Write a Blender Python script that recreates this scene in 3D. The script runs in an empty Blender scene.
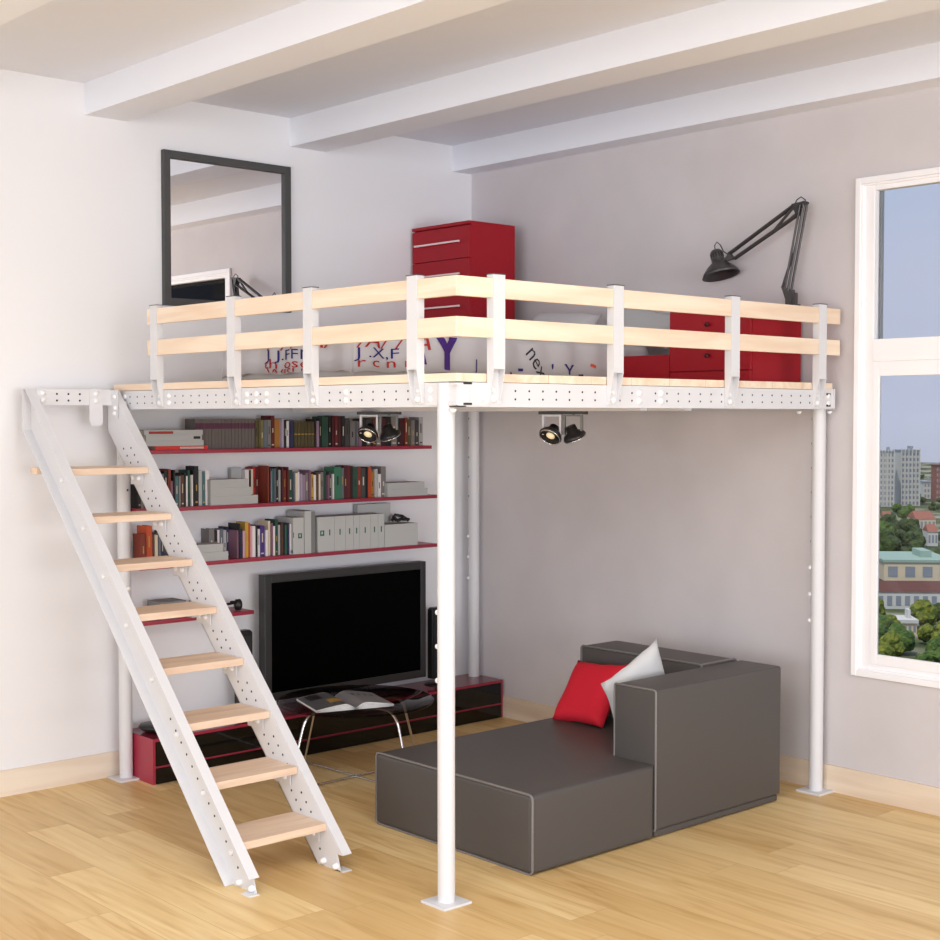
import bpy, bmesh, math, random
from mathutils import Vector, Matrix
from mathutils.bvhtree import BVHTree
random.seed(7)
SC = bpy.context.scene
COL = SC.collection
PI = math.pi

def lin(c):
    c = c / 255.0
    return c / 12.92 if c <= 0.04045 else ((c + 0.055) / 1.055) ** 2.4
def rgb(c): return (lin(c[0]), lin(c[1]), lin(c[2]), 1)

# ------------------------------------------------------------ materials
MATS = {}
def mat(name, c, rough=0.5, metal=0.0, spec=0.5, coat=0.0, var=0.0, vscale=8.0, bump=0.0, bscale=120.0, stretch=(1, 1, 1)):
    if name in MATS: return MATS[name]
    m = bpy.data.materials.new(name); m.use_nodes = True
    nt = m.node_tree; b = nt.nodes['Principled BSDF']
    b.inputs['Base Color'].default_value = rgb(c)
    b.inputs['Roughness'].default_value = rough
    b.inputs['Metallic'].default_value = metal
    b.inputs['Specular IOR Level'].default_value = spec
    b.inputs['Coat Weight'].default_value = coat
    if var or bump:
        tc = nt.nodes.new('ShaderNodeTexCoord'); mp = nt.nodes.new('ShaderNodeMapping')
        mp.inputs['Scale'].default_value = stretch
        nt.links.new(tc.outputs['Object'], mp.inputs['Vector'])
    if var:
        n = nt.nodes.new('ShaderNodeTexNoise'); n.inputs['Scale'].default_value = vscale; n.inputs['Detail'].default_value = 4
        r = nt.nodes.new('ShaderNodeValToRGB')
        a = rgb([max(0, v * (1 - var)) for v in c]); z = rgb([min(255, v * (1 + var)) for v in c])
        r.color_ramp.elements[0].position = 0.3; r.color_ramp.elements[0].color = a
        r.color_ramp.elements[1].position = 0.7; r.color_ramp.elements[1].color = z
        nt.links.new(mp.outputs[0], n.inputs['Vector']); nt.links.new(n.outputs['Fac'], r.inputs[0])
        nt.links.new(r.outputs[0], b.inputs['Base Color'])
    if bump:
        n2 = nt.nodes.new('ShaderNodeTexNoise'); n2.inputs['Scale'].default_value = bscale; n2.inputs['Detail'].default_value = 3
        bp = nt.nodes.new('ShaderNodeBump'); bp.inputs['Strength'].default_value = bump; bp.inputs['Distance'].default_value = 0.002
        nt.links.new(mp.outputs[0], n2.inputs['Vector']); nt.links.new(n2.outputs['Fac'], bp.inputs['Height'])
        nt.links.new(bp.outputs[0], b.inputs['Normal'])
    MATS[name] = m
    return m

def wood(name, dark, light, axis='x', rough=0.5, scale=1.0):
    m = bpy.data.materials.new(name); m.use_nodes = True
    nt = m.node_tree; b = nt.nodes['Principled BSDF']; b.inputs['Roughness'].default_value = rough
    tc = nt.nodes.new('ShaderNodeTexCoord'); mp = nt.nodes.new('ShaderNodeMapping')
    s = [14 * scale] * 3; s['xyz'.index(axis)] = 1.3 * scale
    mp.inputs['Scale'].default_value = s
    n = nt.nodes.new('ShaderNodeTexNoise'); n.inputs['Scale'].default_value = 1.4; n.inputs['Detail'].default_value = 6; n.inputs['Distortion'].default_value = 0.6
    r = nt.nodes.new('ShaderNodeValToRGB')
    r.color_ramp.elements[0].position = 0.28; r.color_ramp.elements[0].color = rgb(dark)
    r.color_ramp.elements[1].position = 0.62; r.color_ramp.elements[1].color = rgb(light)
    nt.links.new(tc.outputs['Object'], mp.inputs[0]); nt.links.new(mp.outputs[0], n.inputs['Vector'])
    nt.links.new(n.outputs['Fac'], r.inputs[0]); nt.links.new(r.outputs[0], b.inputs['Base Color'])
    return m

def floor_mat():
    m = bpy.data.materials.new('oak_planks'); m.use_nodes = True
    nt = m.node_tree; L = nt.links; b = nt.nodes['Principled BSDF']
    b.inputs['Roughness'].default_value = 0.42; b.inputs['Specular IOR Level'].default_value = 0.35
    tc = nt.nodes.new('ShaderNodeTexCoord')
    br = nt.nodes.new('ShaderNodeTexBrick')
    br.inputs['Scale'].default_value = 1.0
    br.inputs['Brick Width'].default_value = 1.75; br.inputs['Row Height'].default_value = 0.2
    br.inputs['Mortar Size'].default_value = 0.0012; br.inputs['Mortar Smooth'].default_value = 0.4
    br.inputs['Color1'].default_value = (0, 0, 0, 1); br.inputs['Color2'].default_value = (1, 1, 1, 1)
    br.inputs['Mortar'].default_value = (0.5, 0.5, 0.5, 1)
    br.offset = 0.37; br.offset_frequency = 2; br.squash_frequency = 3; br.squash = 0.8
    mp0 = nt.nodes.new('ShaderNodeMapping'); mp0.inputs['Location'].default_value = (0.45, 0.07, 0)
    L.new(tc.outputs['Object'], mp0.inputs[0]); L.new(mp0.outputs[0], br.inputs['Vector'])
    mp = nt.nodes.new('ShaderNodeMapping'); mp.inputs['Scale'].default_value = (1.0, 11, 1)
    L.new(tc.outputs['Object'], mp.inputs[0])
    add = nt.nodes.new('ShaderNodeVectorMath'); add.operation = 'ADD'
    sc = nt.nodes.new('ShaderNodeVectorMath'); sc.operation = 'SCALE'; sc.inputs['Scale'].default_value = 37.0
    L.new(br.outputs['Color'], sc.inputs[0]); L.new(mp.outputs[0], add.inputs[0]); L.new(sc.outputs[0], add.inputs[1])
    n = nt.nodes.new('ShaderNodeTexNoise'); n.inputs['Scale'].default_value = 1.5; n.inputs['Detail'].default_value = 7; n.inputs['Distortion'].default_value = 1.1
    L.new(add.outputs[0], n.inputs['Vector'])
    r = nt.nodes.new('ShaderNodeValToRGB'); e = r.color_ramp.elements
    e[0].position = 0.25; e[0].color = rgb((208, 172, 114)); e[1].position = 0.72; e[1].color = rgb((240, 216, 164))
    k = e.new(0.48); k.color = rgb((230, 201, 146))
    L.new(n.outputs['Fac'], r.inputs[0])
    r2 = nt.nodes.new('ShaderNodeValToRGB'); e = r2.color_ramp.elements
    e[0].color = rgb((232, 220, 204)); e[1].color = rgb((255, 253, 250))
    L.new(br.outputs['Color'], r2.inputs[0])
    mx = nt.nodes.new('ShaderNodeMix'); mx.data_type = 'RGBA'; mx.blend_type = 'MULTIPLY'; mx.inputs[0].default_value = 1.0
    L.new(r.outputs[0], mx.inputs[6]); L.new(r2.outputs[0], mx.inputs[7])
    mm = nt.nodes.new('ShaderNodeMix'); mm.data_type = 'RGBA'; mm.inputs[7].default_value = rgb((150, 112, 66))
    ml = nt.nodes.new('ShaderNodeMath'); ml.operation = 'MULTIPLY'; ml.inputs[1].default_value = 0.55
    L.new(br.outputs['Fac'], ml.inputs[0]); L.new(ml.outputs[0], mm.inputs[0]); L.new(mx.outputs[2], mm.inputs[6])
    L.new(mm.outputs[2], b.inputs['Base Color'])
    return m

def glass_mat(name, tint=(255, 255, 255), refl=0.12, rough=0.0):
    m = bpy.data.materials.new(name); m.use_nodes = True
    nt = m.node_tree
    for n in list(nt.nodes):
        if n.type == 'BSDF_PRINCIPLED': nt.nodes.remove(n)
    out = [n for n in nt.nodes if n.type == 'OUTPUT_MATERIAL'][0]
    t = nt.nodes.new('ShaderNodeBsdfTransparent'); t.inputs[0].default_value = rgb(tint)
    g = nt.nodes.new('ShaderNodeBsdfGlossy'); g.inputs['Roughness'].default_value = rough
    fr = nt.nodes.new('ShaderNodeFresnel'); fr.inputs[0].default_value = 1.0 + refl * 4
    mx = nt.nodes.new('ShaderNodeMixShader')
    nt.links.new(fr.outputs[0], mx.inputs[0]); nt.links.new(t.outputs[0], mx.inputs[1]); nt.links.new(g.outputs[0], mx.inputs[2])
    nt.links.new(mx.outputs[0], out.inputs['Surface'])
    return m

def emit(name, c, s):
    m = bpy.data.materials.new(name); m.use_nodes = True
    b = m.node_tree.nodes['Principled BSDF']; b.inputs['Emission Color'].default_value = rgb(c); b.inputs['Emission Strength'].default_value = s
    b.inputs['Base Color'].default_value = rgb(c)
    return m

WHITE_WALL = mat('white_wall_paint', (230, 230, 233), 0.9, bump=0.15, bscale=90)
GREY_WALL = mat('grey_wall_paint', (206, 201, 203), 0.9, var=0.015, vscale=3, bump=0.2, bscale=90)
CEIL = mat('ceiling_paint', (228, 231, 240), 0.95)
BEAMP = mat('beam_paint', (234, 237, 245), 0.85)
FLOOR = floor_mat()
BASEW = wood('pale_oak_baseboard', (212, 190, 166), (230, 214, 194), 'x', 0.55, 0.6)
BASEW2 = wood('pale_oak_baseboard_left', (214, 196, 176), (232, 220, 204), 'y', 0.55, 0.6)
PINEX = wood('pine_board_x', (226, 198, 170), (238, 220, 198), 'x', 0.55)
PINEY = wood('pine_board_y', (226, 198, 170), (238, 220, 198), 'y', 0.55)
STEP = wood('beech_step', (206, 176, 152), (228, 204, 180), 'y', 0.55)
STEEL = mat('white_painted_steel', (214, 214, 217), 0.42)
HOLE = mat('dark_punched_hole', (40, 40, 44), 0.9)
BOLT = mat('white_bolt', (236, 236, 238), 0.35)
CAP = mat('dark_grey_cap', (70, 70, 74), 0.5)
RED = mat('red_lacquer', (158, 12, 30), 0.45, spec=0.35)
REDD = mat('red_lacquer_gap', (70, 6, 14), 0.6)
CRIM = mat('crimson_lacquer', (160, 44, 66), 0.3)
SHELFM = mat('crimson_shelf', (150, 40, 62), 0.4)
BLACKG = mat('black_gloss', (8, 7, 8), 0.06, spec=0.5)
CONTOP = mat('crimson_gloss_top', (120, 32, 50), 0.14)
TVB = mat('tv_bezel', (44, 43, 44), 0.4)
TVS = mat('tv_screen', (1, 1, 1), 0.35, spec=0.04)
BLACKP = mat('black_plastic', (22, 22, 24), 0.4)
CHROME = mat('chrome', (225, 225, 225), 0.12, metal=1.0)
LEATH = mat('grey_leatherette', (80, 76, 74), 0.45, spec=0.3, bump=0.08, bscale=220)
LEATHT = mat('charcoal_seat_top', (70, 68, 68), 0.45, spec=0.4, bump=0.1, bscale=220)
PIPE = mat('grey_piping', (118, 114, 112), 0.3)
REDC = mat('red_cushion_cotton', (206, 20, 44), 0.85, bump=0.3, bscale=160)
GREYC = mat('pale_grey_cushion_cotton', (206, 206, 206), 0.85, bump=0.3, bscale=160)
LAMPM = mat('graphite_metal', (78, 76, 76), 0.38, metal=0.5)
LAMPD = mat('graphite_dark', (45, 45, 46), 0.5)
DUVET = mat('printed_white_cotton', (196, 194, 197), 0.9, bump=0.15, bscale=60)
PILLOWM = mat('grey_pillow_cotton', (190, 192, 194), 0.9)
MATTR = mat('mattress_ticking', (206, 203, 200), 0.9)
INKR = mat('red_print', (168, 42, 40), 0.9); INKN = mat('navy_print', (40, 36, 110), 0.9)
INKB = mat('black_print', (50, 48, 56), 0.9); INKP = mat('purple_print', (70, 34, 120), 0.9)
INKO = mat('orange_red_print', (206, 84, 62), 0.9)
FRAMEM = mat('mirror_frame_dark_grey', (66, 66, 66), 0.5)
MIRR = mat('mirror_silver', (246, 246, 248), 0.0, metal=1.0)
WINP = mat('white_window_paint', (246, 245, 248), 0.4)
WING = mat('shaded_rebate', (176, 178, 178), 0.6)  # white window paint greyed: the reveal's shade is put into the colour
PAGES = mat('book_pages', (206, 200, 188), 0.9)
GLASS = glass_mat('window_glass', refl=0.06)
SMOKE = glass_mat('smoked_glass', (205, 198, 200), 0.05)
BOXG = mat('pale_grey_box', (176, 178, 178), 0.7)
BOXD = mat('mid_grey_box', (120, 122, 122), 0.7)
BINDER = mat('pale_grey_binder', (184, 186, 184), 0.6)
BINDL = mat('binder_seam', (112, 114, 114), 0.7)
LOGO = mat('green_logo', (10, 92, 74), 0.6)

# ------------------------------------------------------------ mesh builder
class MB:
    def __init__(s): s.v = []; s.f = []; s.mi = []; s.sm = []
    def add(s, vs, fs, m=0, smooth=False):
        o = len(s.v); s.v += [tuple(v) for v in vs]
        for f in fs: s.f.append([i + o for i in f]); s.mi.append(m); s.sm.append(smooth)
        return s
    def box(s, x0, x1, y0, y1, z0, z1, m=0):
        v = [(x0, y0, z0), (x1, y0, z0), (x1, y1, z0), (x0, y1, z0), (x0, y0, z1), (x1, y0, z1), (x1, y1, z1), (x0, y1, z1)]
        return s.add(v, [(0, 3, 2, 1), (4, 5, 6, 7), (0, 1, 5, 4), (1, 2, 6, 5), (2, 3, 7, 6), (3, 0, 4, 7)], m)
    def obox(s, c, ax, ay, az, m=0):
        c, ax, ay, az = map(Vector, (c, ax, ay, az)); v = []
        for k in (-1, 1):
            for a, b in ((-1, -1), (1, -1), (1, 1), (-1, 1)): v.append(c + ax * a + ay * b + az * k)
        return s.add(v, [(0, 3, 2, 1), (4, 5, 6, 7), (0, 1, 5, 4), (1, 2, 6, 5), (2, 3, 7, 6), (3, 0, 4, 7)], m)
    def prism(s, pts, axis, a, b, m=0):
        """pts 2D polygon in the two other axes, extruded along axis from a to b"""
        def P(p, t):
            if axis == 'y': return (p[0], t, p[1])
            if axis == 'x': return (t, p[0], p[1])
            return (p[0], p[1], t)
        n = len(pts); v = [P(p, a) for p in pts] + [P(p, b) for p in pts]
        f = [list(range(n))[::-1], [n + i for i in range(n)]] + [(i, (i + 1) % n, n + (i + 1) % n, n + i) for i in range(n)]
        return s.add(v, f, m)
    def cyl(s, p0, p1, r, n=12, m=0, r1=None, smooth=True, caps=True):
        p0, p1 = Vector(p0), Vector(p1); d = (p1 - p0).normalized(); r1 = r if r1 is None else r1
        u = d.orthogonal().normalized(); w = d.cross(u); v = []
        for p, q in ((p0, r), (p1, r1)):
            for i in range(n):
                a = 2 * PI * i / n; v.append(p + (u * math.cos(a) + w * math.sin(a)) * q)
        s.add(v, [(i, (i + 1) % n, n + (i + 1) % n, n + i) for i in range(n)], m, smooth)
        if caps:
            s.add(v[:n], [list(range(n))[::-1]], m); s.add(v[n:], [list(range(n))], m)
        return s
    def tube(s, pts, r, n=8, m=0, closed=False):
        pts = [Vector(p) for p in pts]; K = len(pts); v = []; pu = None
        for i, p in enumerate(pts):
            if closed: d = pts[(i + 1) % K] - pts[i - 1]
            else: d = pts[min(i + 1, K - 1)] - pts[max(i - 1, 0)]
            d.normalize()
            u = d.orthogonal().normalized() if pu is None else (pu - d * pu.dot(d)).normalized()
            pu = u; w = d.cross(u)
            for j in range(n):
                a = 2 * PI * j / n; v.append(p + (u * math.cos(a) + w * math.sin(a)) * r)
        f = []
        for i in range(K if closed else K - 1):
            i2 = (i + 1) % K
            for j in range(n): f.append((i * n + j, i * n + (j + 1) % n, i2 * n + (j + 1) % n, i2 * n + j))
        s.add(v, f, m, True)
        if not closed:
            s.add(v[:n], [list(range(n))[::-1]], m); s.add(v[-n:], [list(range(n))], m)
        return s
    def lathe(s, prof, c, d=(0, 0, 1), n=20, m=0):
        """prof: (radius, height along d)"""
        c = Vector(c); d = Vector(d).normalized(); u = d.orthogonal().normalized(); w = d.cross(u); v = []
        for r, h in prof:
            for j in range(n):
                a = 2 * PI * j / n; v.append(c + d * h + (u * math.cos(a) + w * math.sin(a)) * r)
        f = []
        for i in range(len(prof) - 1):
            for j in range(n): f.append((i * n + j, i * n + (j + 1) % n, (i + 1) * n + (j + 1) % n, (i + 1) * n + j))
        s.add(v, f, m, True)
        if prof[0][0] > 1e-5: s.add(v[:n], [list(range(n))[::-1]], m)
        if prof[-1][0] > 1e-5: s.add(v[-n:], [list(range(n))], m)
        return s
    def build(s, name, mats, parent=None, bevel=0, seg=2, subsurf=0, origin=None):
        me = bpy.data.meshes.new(name)
        if not isinstance(mats, (list, tuple)): mats = [mats]
        o_ = Vector((0, 0, 0))
        if parent is None:
            if origin is not None: o_ = Vector(origin)
            else:
                xs = [v[0] for v in s.v]; ys = [v[1] for v in s.v]; zs = [v[2] for v in s.v]
                o_ = Vector(((min(xs) + max(xs)) / 2, (min(ys) + max(ys)) / 2, min(zs)))
        else: o_ = parent_origin(parent)
        me.from_pydata([tuple(Vector(v) - o_) for v in s.v], [], s.f)
        for m in mats: me.materials.append(m)
        for p, mi, sm in zip(me.polygons, s.mi, s.sm): p.material_index = mi; p.use_smooth = sm
        bm = bmesh.new(); bm.from_mesh(me); bmesh.ops.recalc_face_normals(bm, faces=bm.faces); bm.to_mesh(me); bm.free()
        o = bpy.data.objects.new(name, me); COL.objects.link(o)
        if parent is None: o.location = o_
        else: o.parent = parent
        if bevel:
            b = o.modifiers.new('bevel', 'BEVEL'); b.width = bevel; b.segments = seg; b.limit_method = 'ANGLE'; b.angle_limit = math.radians(40)
            b.harden_normals = False
        return o
def parent_origin(p):
    v = Vector((0, 0, 0))
    while p is not None: v += p.location; p = p.parent
    return v
def thing(name, label, cat, loc, group=None):
    o = bpy.data.objects.new(name, None); COL.objects.link(o); o.location = loc; o.empty_display_size = 0.1
    return tag(o, label, cat, group)
def tag(o, label=None, cat=None, group=None, kind=None):
    if label: o['label'] = label
    if cat: o['category'] = cat
    if group: o['group'] = group
    if kind: o['kind'] = kind
    return o
def rbox(name, x0, x1, y0, y1, z0, z1, m, parent=None, r=0.004, seg=2):
    """rounded box as real geometry"""
    bm = bmesh.new(); bmesh.ops.create_cube(bm, size=1)
    for v in bm.verts: v.co = Vector(((x0 + x1) / 2 + v.co.x * (x1 - x0), (y0 + y1) / 2 + v.co.y * (y1 - y0), (z0 + z1) / 2 + v.co.z * (z1 - z0)))
    bmesh.ops.bevel(bm, geom=list(bm.edges), offset=r, segments=seg, profile=0.6, affect='EDGES')
    return frombm(name, bm, m, parent)
def frombm(name, bm, m, parent=None, smooth=True):
    me = bpy.data.meshes.new(name)
    if parent is None:
        xs = [v.co.x for v in bm.verts]; ys = [v.co.y for v in bm.verts]; zs = [v.co.z for v in bm.verts]
        o_ = Vector(((min(xs) + max(xs)) / 2, (min(ys) + max(ys)) / 2, min(zs)))
    else: o_ = parent_origin(parent)
    for v in bm.verts: v.co -= o_
    for f in bm.faces: f.smooth = smooth
    bmesh.ops.recalc_face_normals(bm, faces=bm.faces)
    bm.to_mesh(me); bm.free()
    for k in (m if isinstance(m, (list, tuple)) else [m]): me.materials.append(k)
    if smooth:
        try: me.set_sharp_from_angle(angle=math.radians(45))
        except Exception: pass
    o = bpy.data.objects.new(name, me); COL.objects.link(o)
    if parent is None: o.location = o_
    else: o.parent = parent
    return o
def S(o): return tag(o, kind='structure')
# bolt heads and punched holes
def dome(c, d, r=0.011, h=0.008):
    return MB().lathe([(r, 0), (r, h * .35), (r * .8, h * .8), (r * .35, h), (0.0001, h)], c, d, 12)
BOLTME = {}
def bolt(parent, c, d, r=0.012, h=0.009):
    return dome(c, d, r, h).build('bolt', BOLT, parent)
def hole(mb, c, d, r=0.0045, m=1):
    c = Vector(c); d = Vector(d).normalized(); mb.cyl(c, c + d * 0.0006, r, 8, m, smooth=False)

# ============================================================ THE SETTING
ZC = 3.522
b = MB()
b.box(-.12, 9.0, -8.5, .06, -.12, 0); S(b.build('floor', FLOOR, origin=(0, 0, 0)))
b = MB(); b.box(-.12, 0, -8.5, .06, 0, ZC); S(b.build('wall_left', WHITE_WALL))
WX0, WX1, WZ0, WZ1 = 2.79, 4.17, .615, 2.975
b = MB(); b.box(0, WX0, 0, .06, 0, ZC).box(WX1, 9.0, 0, .06, 0, ZC).box(WX0, WX1, 0, .06, 0, WZ0).box(WX0, WX1, 0, .06, WZ1, ZC)
S(b.build('wall_back', GREY_WALL))
b = MB(); b.box(-.12, 9.0, -8.5, .06, ZC, ZC + .12); S(b.build('ceiling', CEIL))
for i, y0 in enumerate((-.16, -1.37, -2.62, -3.86, -5.1, -6.34)):
    y1 = 0 if i == 0 else y0 + .235
    b = MB(); b.box(0, 9.0, y0, y1, 3.364, ZC); S(b.build('trim_%d' % (i + 1), BEAMP))
b = MB(); b.box(0, .016, -8.5, 0, 0, .128); S(b.build('baseboard_left', BASEW2))
b = MB(); b.box(.016, 9.0, -.016, 0, 0, .13); S(b.build('baseboard_back', BASEW))

# window: casing, frame, two panes
def rect_frame(mb, x0, x1, z0, z1, wl, wr, wb, wt, y0, y1, m=0):
    mb.box(x0, x0 + wl, y0, y1, z0, z1, m).box(x1 - wr, x1, y0, y1, z0, z1, m)
    mb.box(x0 + wl, x1 - wr, y0, y1, z0, z0 + wb, m).box(x0 + wl, x1 - wr, y0, y1, z1 - wt, z1, m)
win = bpy.data.objects.new('window_1', None); COL.objects.link(win); win.location = (3.47, 0, .6); S(win)
b = MB(); rect_frame(b, 2.770, 4.19, .595, 2.995, .03, .03, .03, .03, -.020, .0)
rect_frame(b, 2.80, 4.16, .625, 2.965, .012, .012, .012, .012, -.012, .02)
b.build('casing', WINP, win, bevel=.003)
b = MB(); b.box(2.79, 2.866, 0.0, .045, .615, 2.975).box(4.094, 4.17, 0.0, .045, .615, 2.975)
b.box(2.866, 4.094, 0.0, .045, 2.93, 2.975).box(2.866, 4.094, 0.0, .045, .615, .66)
b.box(2.866, 4.094, -.008, .045, 2.115, 2.222)
b.build('window_frame', WINP, win, bevel=.003)
b = MB(); rect_frame(b, 2.866, 4.094, .66, 2.115, .036, .036, .05, .07, -.004, .014)
b.build('sash', WINP, win, bevel=.003)
b = MB(); b.box(2.83, 2.864, .061, .085, 2.2, 2.95).box(4.096, 4.13, .061, .085, 2.2, 2.95); b.build('outer_rebate', WING, win)
b = MB(); b.box(2.866, 4.094, .036, .040, 2.222, 2.93); b.build('glass_pane', GLASS, win)
b = MB(); b.box(2.902, 4.058, .006, .009, .71, 2.045); b.build('glass_pane', GLASS, win)

# ============================================================ LOFT PLATFORM
loft = thing('loft_bed_frame', 'white steel loft platform with pine guard rails standing on four round posts', 'loft bed', (1.4, -1.25, 0))
ZB0, ZB1 = 1.888, 1.980
def post(x, y, z0, plate, holes, ang):
    b = MB(); b.cyl((x, y, z0), (x, y, 1.978), .0335, 28)
    d = Vector((math.cos(ang), math.sin(ang), 0))
    hz = 1.84
    for k in range(holes):
        c = Vector((x, y, hz - k * .12)) + d * .0345; hole(b, c, d, .006)
    # inner telescoping tube edge
    b.cyl((x, y, 1.25), (x, y, 1.254), .0352, 28)
    p = b.build('post', [STEEL, HOLE], loft)
    p.data.set_sharp_from_angle(angle=math.radians(50))
    for k in range(3):
        c = Vector((x, y, 1.25 - .14 - k * .13)) + d * .034
        bolt(p, c, d, .011, .012)
    if plate:
        q = MB(); q.box(x - .07, x + .07, y - .07, y + .07, 0, .010); q.build('base_plate', STEEL, p, bevel=.002)
    return p
post(2.603, -2.487, 0, True, 5, math.radians(200))
post(.1, -2.475, 0, True, 5, math.radians(5))
post(2.612, -.071, 0, True, 6, math.radians(222))
post(.1, -.07, .232, False, 5, math.radians(250))

def beam(a, c, out, holes_at, bolts_at, extra=()):
    """channel beam from a to c (xy), web facing 'out'"""
    a = Vector((a[0], a[1], 0)); c = Vector((c[0], c[1], 0)); o = Vector((out[0], out[1], 0)); d = (c - a).normalized(); L = (c - a).length
    b = MB(); mid = (a + c) / 2
    b.obox(mid - o * .002 + Vector((0, 0, (ZB0 + ZB1) / 2)), d * L / 2, o * .002, Vector((0, 0, (ZB1 - ZB0) / 2)))
    for z in (ZB0 + .002, ZB1 - .002):
        b.obox(mid - o * .024 + Vector((0, 0, z)), d * L / 2, o * .020, Vector((0, 0, .002)))
    for t in holes_at:
        for z in (1.918, 1.950): hole(b, a + d * t + Vector((0, 0, z)), o)
    m = b.build('beam', [STEEL, HOLE], loft)
    for t in bolts_at:
        for z in (1.917, 1.951): bolt(m, a + d * t + Vector((0, 0, z)), o, .0135, .009)
    return m
def frange(a, b, s):
    r = []
    while a < b - 1e-6: r.append(a); a += s
    return r
FY = -2.50; RX = 2.68
# front beam: guard posts at these x, holes in between
GX = [.52, 1.20, 1.785, 2.463]; GY = [-2.32, -1.650, -.875, -.20]
fb_b = [.17, .60, 1.275, 1.35, 1.43, 2.00, 2.53, 2.63]
hs = [t for t in frange(.22, 2.5, .0725) if all(abs(t - g) > .045 for g in GX) and all(abs(t - q) > .03 for q in fb_b)]
beam((.05, FY), (RX, FY), (0, -1), [t - .05 for t in hs], [t - .05 for t in fb_b])
rb_b = [.045, .12, 1.02, 1.16, 2.40]
hs = [t for t in frange(.30, 2.36, .075) if all(abs(t - (g - FY)) > .045 for g in GY) and all(abs(t - q) > .03 for q in rb_b)]
beam((RX, FY), (RX, -.06), (1, 0), hs, rb_b)
beam((.01, FY + .05), (.01, -.02), (-1, 0), [], [])
beam((.02, -.012), (RX - .02, -.012), (0, 1), [], [])
b = MB()
for x in (.9, 1.75): b.box(x - .02, x + .02, FY + .004, -.04, 1.90, 1.978)
b.box(.05, RX - .06, -1.40, -1.36, 1.878, 1.90).box(.05, RX - .06, -1.11, -1.06, 1.878, 1.90)
b.build('joist', STEEL, loft)
# corner bracket plates at near corner and at the right end
b = MB(); b.box(2.505, RX + .002, FY - .004, FY - .0005, 1.893, 1.978).box(RX + .0005, RX + .004, FY - .003, FY + .16, 1.893, 1.978)
b.box(2.665, RX + .018, FY - .02, FY - .004, 1.970, 1.976).box(2.665, RX + .018, FY - .02, FY - .004, 1.896, 1.902)
b.build('corner_bracket', STEEL, loft)
for q in ((RX + .004, RX + .0055, -2.472, -2.43, 1.972, 1.980), (RX + .004, RX + .0055, -2.472, -2.43, 1.895, 1.903), (RX + .0055, RX + .0065, -.12, -.085, 1.955, 1.965), (RX + .0055, RX + .0065, -.12, -.085, 1.9, 1.91)):
    MB().box(*q).build('bracket_slot', HOLE, loft)
b = MB(); b.box(RX, RX + .005, -.18, -.055, 1.893, 1.985).box(RX - .01, RX + .012, -.065, -.055, 1.893, 1.985); b.build('end_bracket', STEEL, loft)
for c in ((2.665, FY - .005, 1.880), (2.55, -.15, 1.878), (2.665, -.06, 1.878), (.20, FY - .004, 1.878)):
    MB().lathe([(.012, 0), (.012, .006), (.008, .012), (.0001, .014)], c, (0, 0, -1), 10).build('bolt', BOLT, loft)
# deck: boards along x
b = MB(); y = -2.502; k = 0
while y < -.06:
    w = min(.245, -.05 - y); b.box(.055, RX - .005, y, y + w - .002, ZB1 + .002, 2.014); y += .245; k += 1
b.build('deck', PINEX, loft, bevel=.001)

# guard posts: open channel, slots for the boards, tapered foot
RZ = ((2.147, 2.221), (2.297, 2.371))
def guard(cx, cy, o):
    """cx,cy point on the beam face; o outward dir"""
    o = Vector((o[0], o[1], 0)); t = Vector((-o.y, o.x, 0)); c0 = Vector((cx, cy, 0)) + o * .001
    W = .030; D = .037; th = .003
    b = MB()
    def bx(t0, t1, o0, o1, z0, z1, m=0):
        b.obox(c0 + t * (t0 + t1) / 2 + o * (o0 + o1) / 2 + Vector((0, 0, (z0 + z1) / 2)), t * (t1 - t0) / 2, o * (o1 - o0) / 2, Vector((0, 0, (z1 - z0) / 2)), m)
    bx(-W, W, D - th, D, 2.03, 2.386)                     # web
    for z0, z1 in ((2.03, RZ[0][0]), (RZ[0][1], RZ[1][0]), (RZ[1][1], 2.386)):   # flanges between the boards
        bx(-W, -W + th, 0, D - th, z0, z1); bx(W - th, W, 0, D - th, z0, z1)
    for z0, z1 in RZ:
        bx(-W, -W + th, 0, .006, z0, z1); bx(W - th, W, 0, .006, z0, z1)
    # tapered foot flanges
    for s0, s1 in ((-W, -W + th), (W - th, W)):
        pr = [(0, 1.900), (.012, 1.900), (D, 2.03), (0, 2.03)]
        v = [c0 + t * s0 + o * p + Vector((0, 0, z)) for p, z in pr] + [c0 + t * s1 + o * p + Vector((0, 0, z)) for p, z in pr]
        b.add(v, [(3, 2, 1, 0), (4, 5, 6, 7), (0, 1, 5, 4), (1, 2, 6, 5), (2, 3, 7, 6), (3, 0, 4, 7)])
    bx(-W + th, W - th, 0, .003, 1.900, 2.385)            # back plate on the beam
    # lower lip of web, rounded opening
    for i in range(6):
        a = i / 5 * PI; r = W - th
    p = b.build('guard_post', STEEL, loft)
    q = MB(); q.obox(c0 + o * D / 2 + Vector((0, 0, 2.3875)), t * (W + .002), o * (D / 2 + .002), Vector((0, 0, .0018))); q.build('end_cap', CAP, p)
    bolt(p, c0 + o * .003 + Vector((0, 0, 1.918)), o, .014, .012); bolt(p, c0 + o * .003 + Vector((0, 0, 1.950)), o, .010, .009)
for x in GX: guard(x, FY, (0, -1))
for y in GY: guard(RX, y, (1, 0))
OY = FY - .034; OX = RX + .034
for z0, z1 in RZ:
    b = MB(); b.box(.455, OX, OY, OY + .020, z0, z1); b.build('guard_rail', PINEX, loft, bevel=.002)
    b = MB(); b.box(OX - .020, OX, OY + .0205, -.05, z0, z1); b.build('guard_rail', PINEY, loft, bevel=.002)

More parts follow.
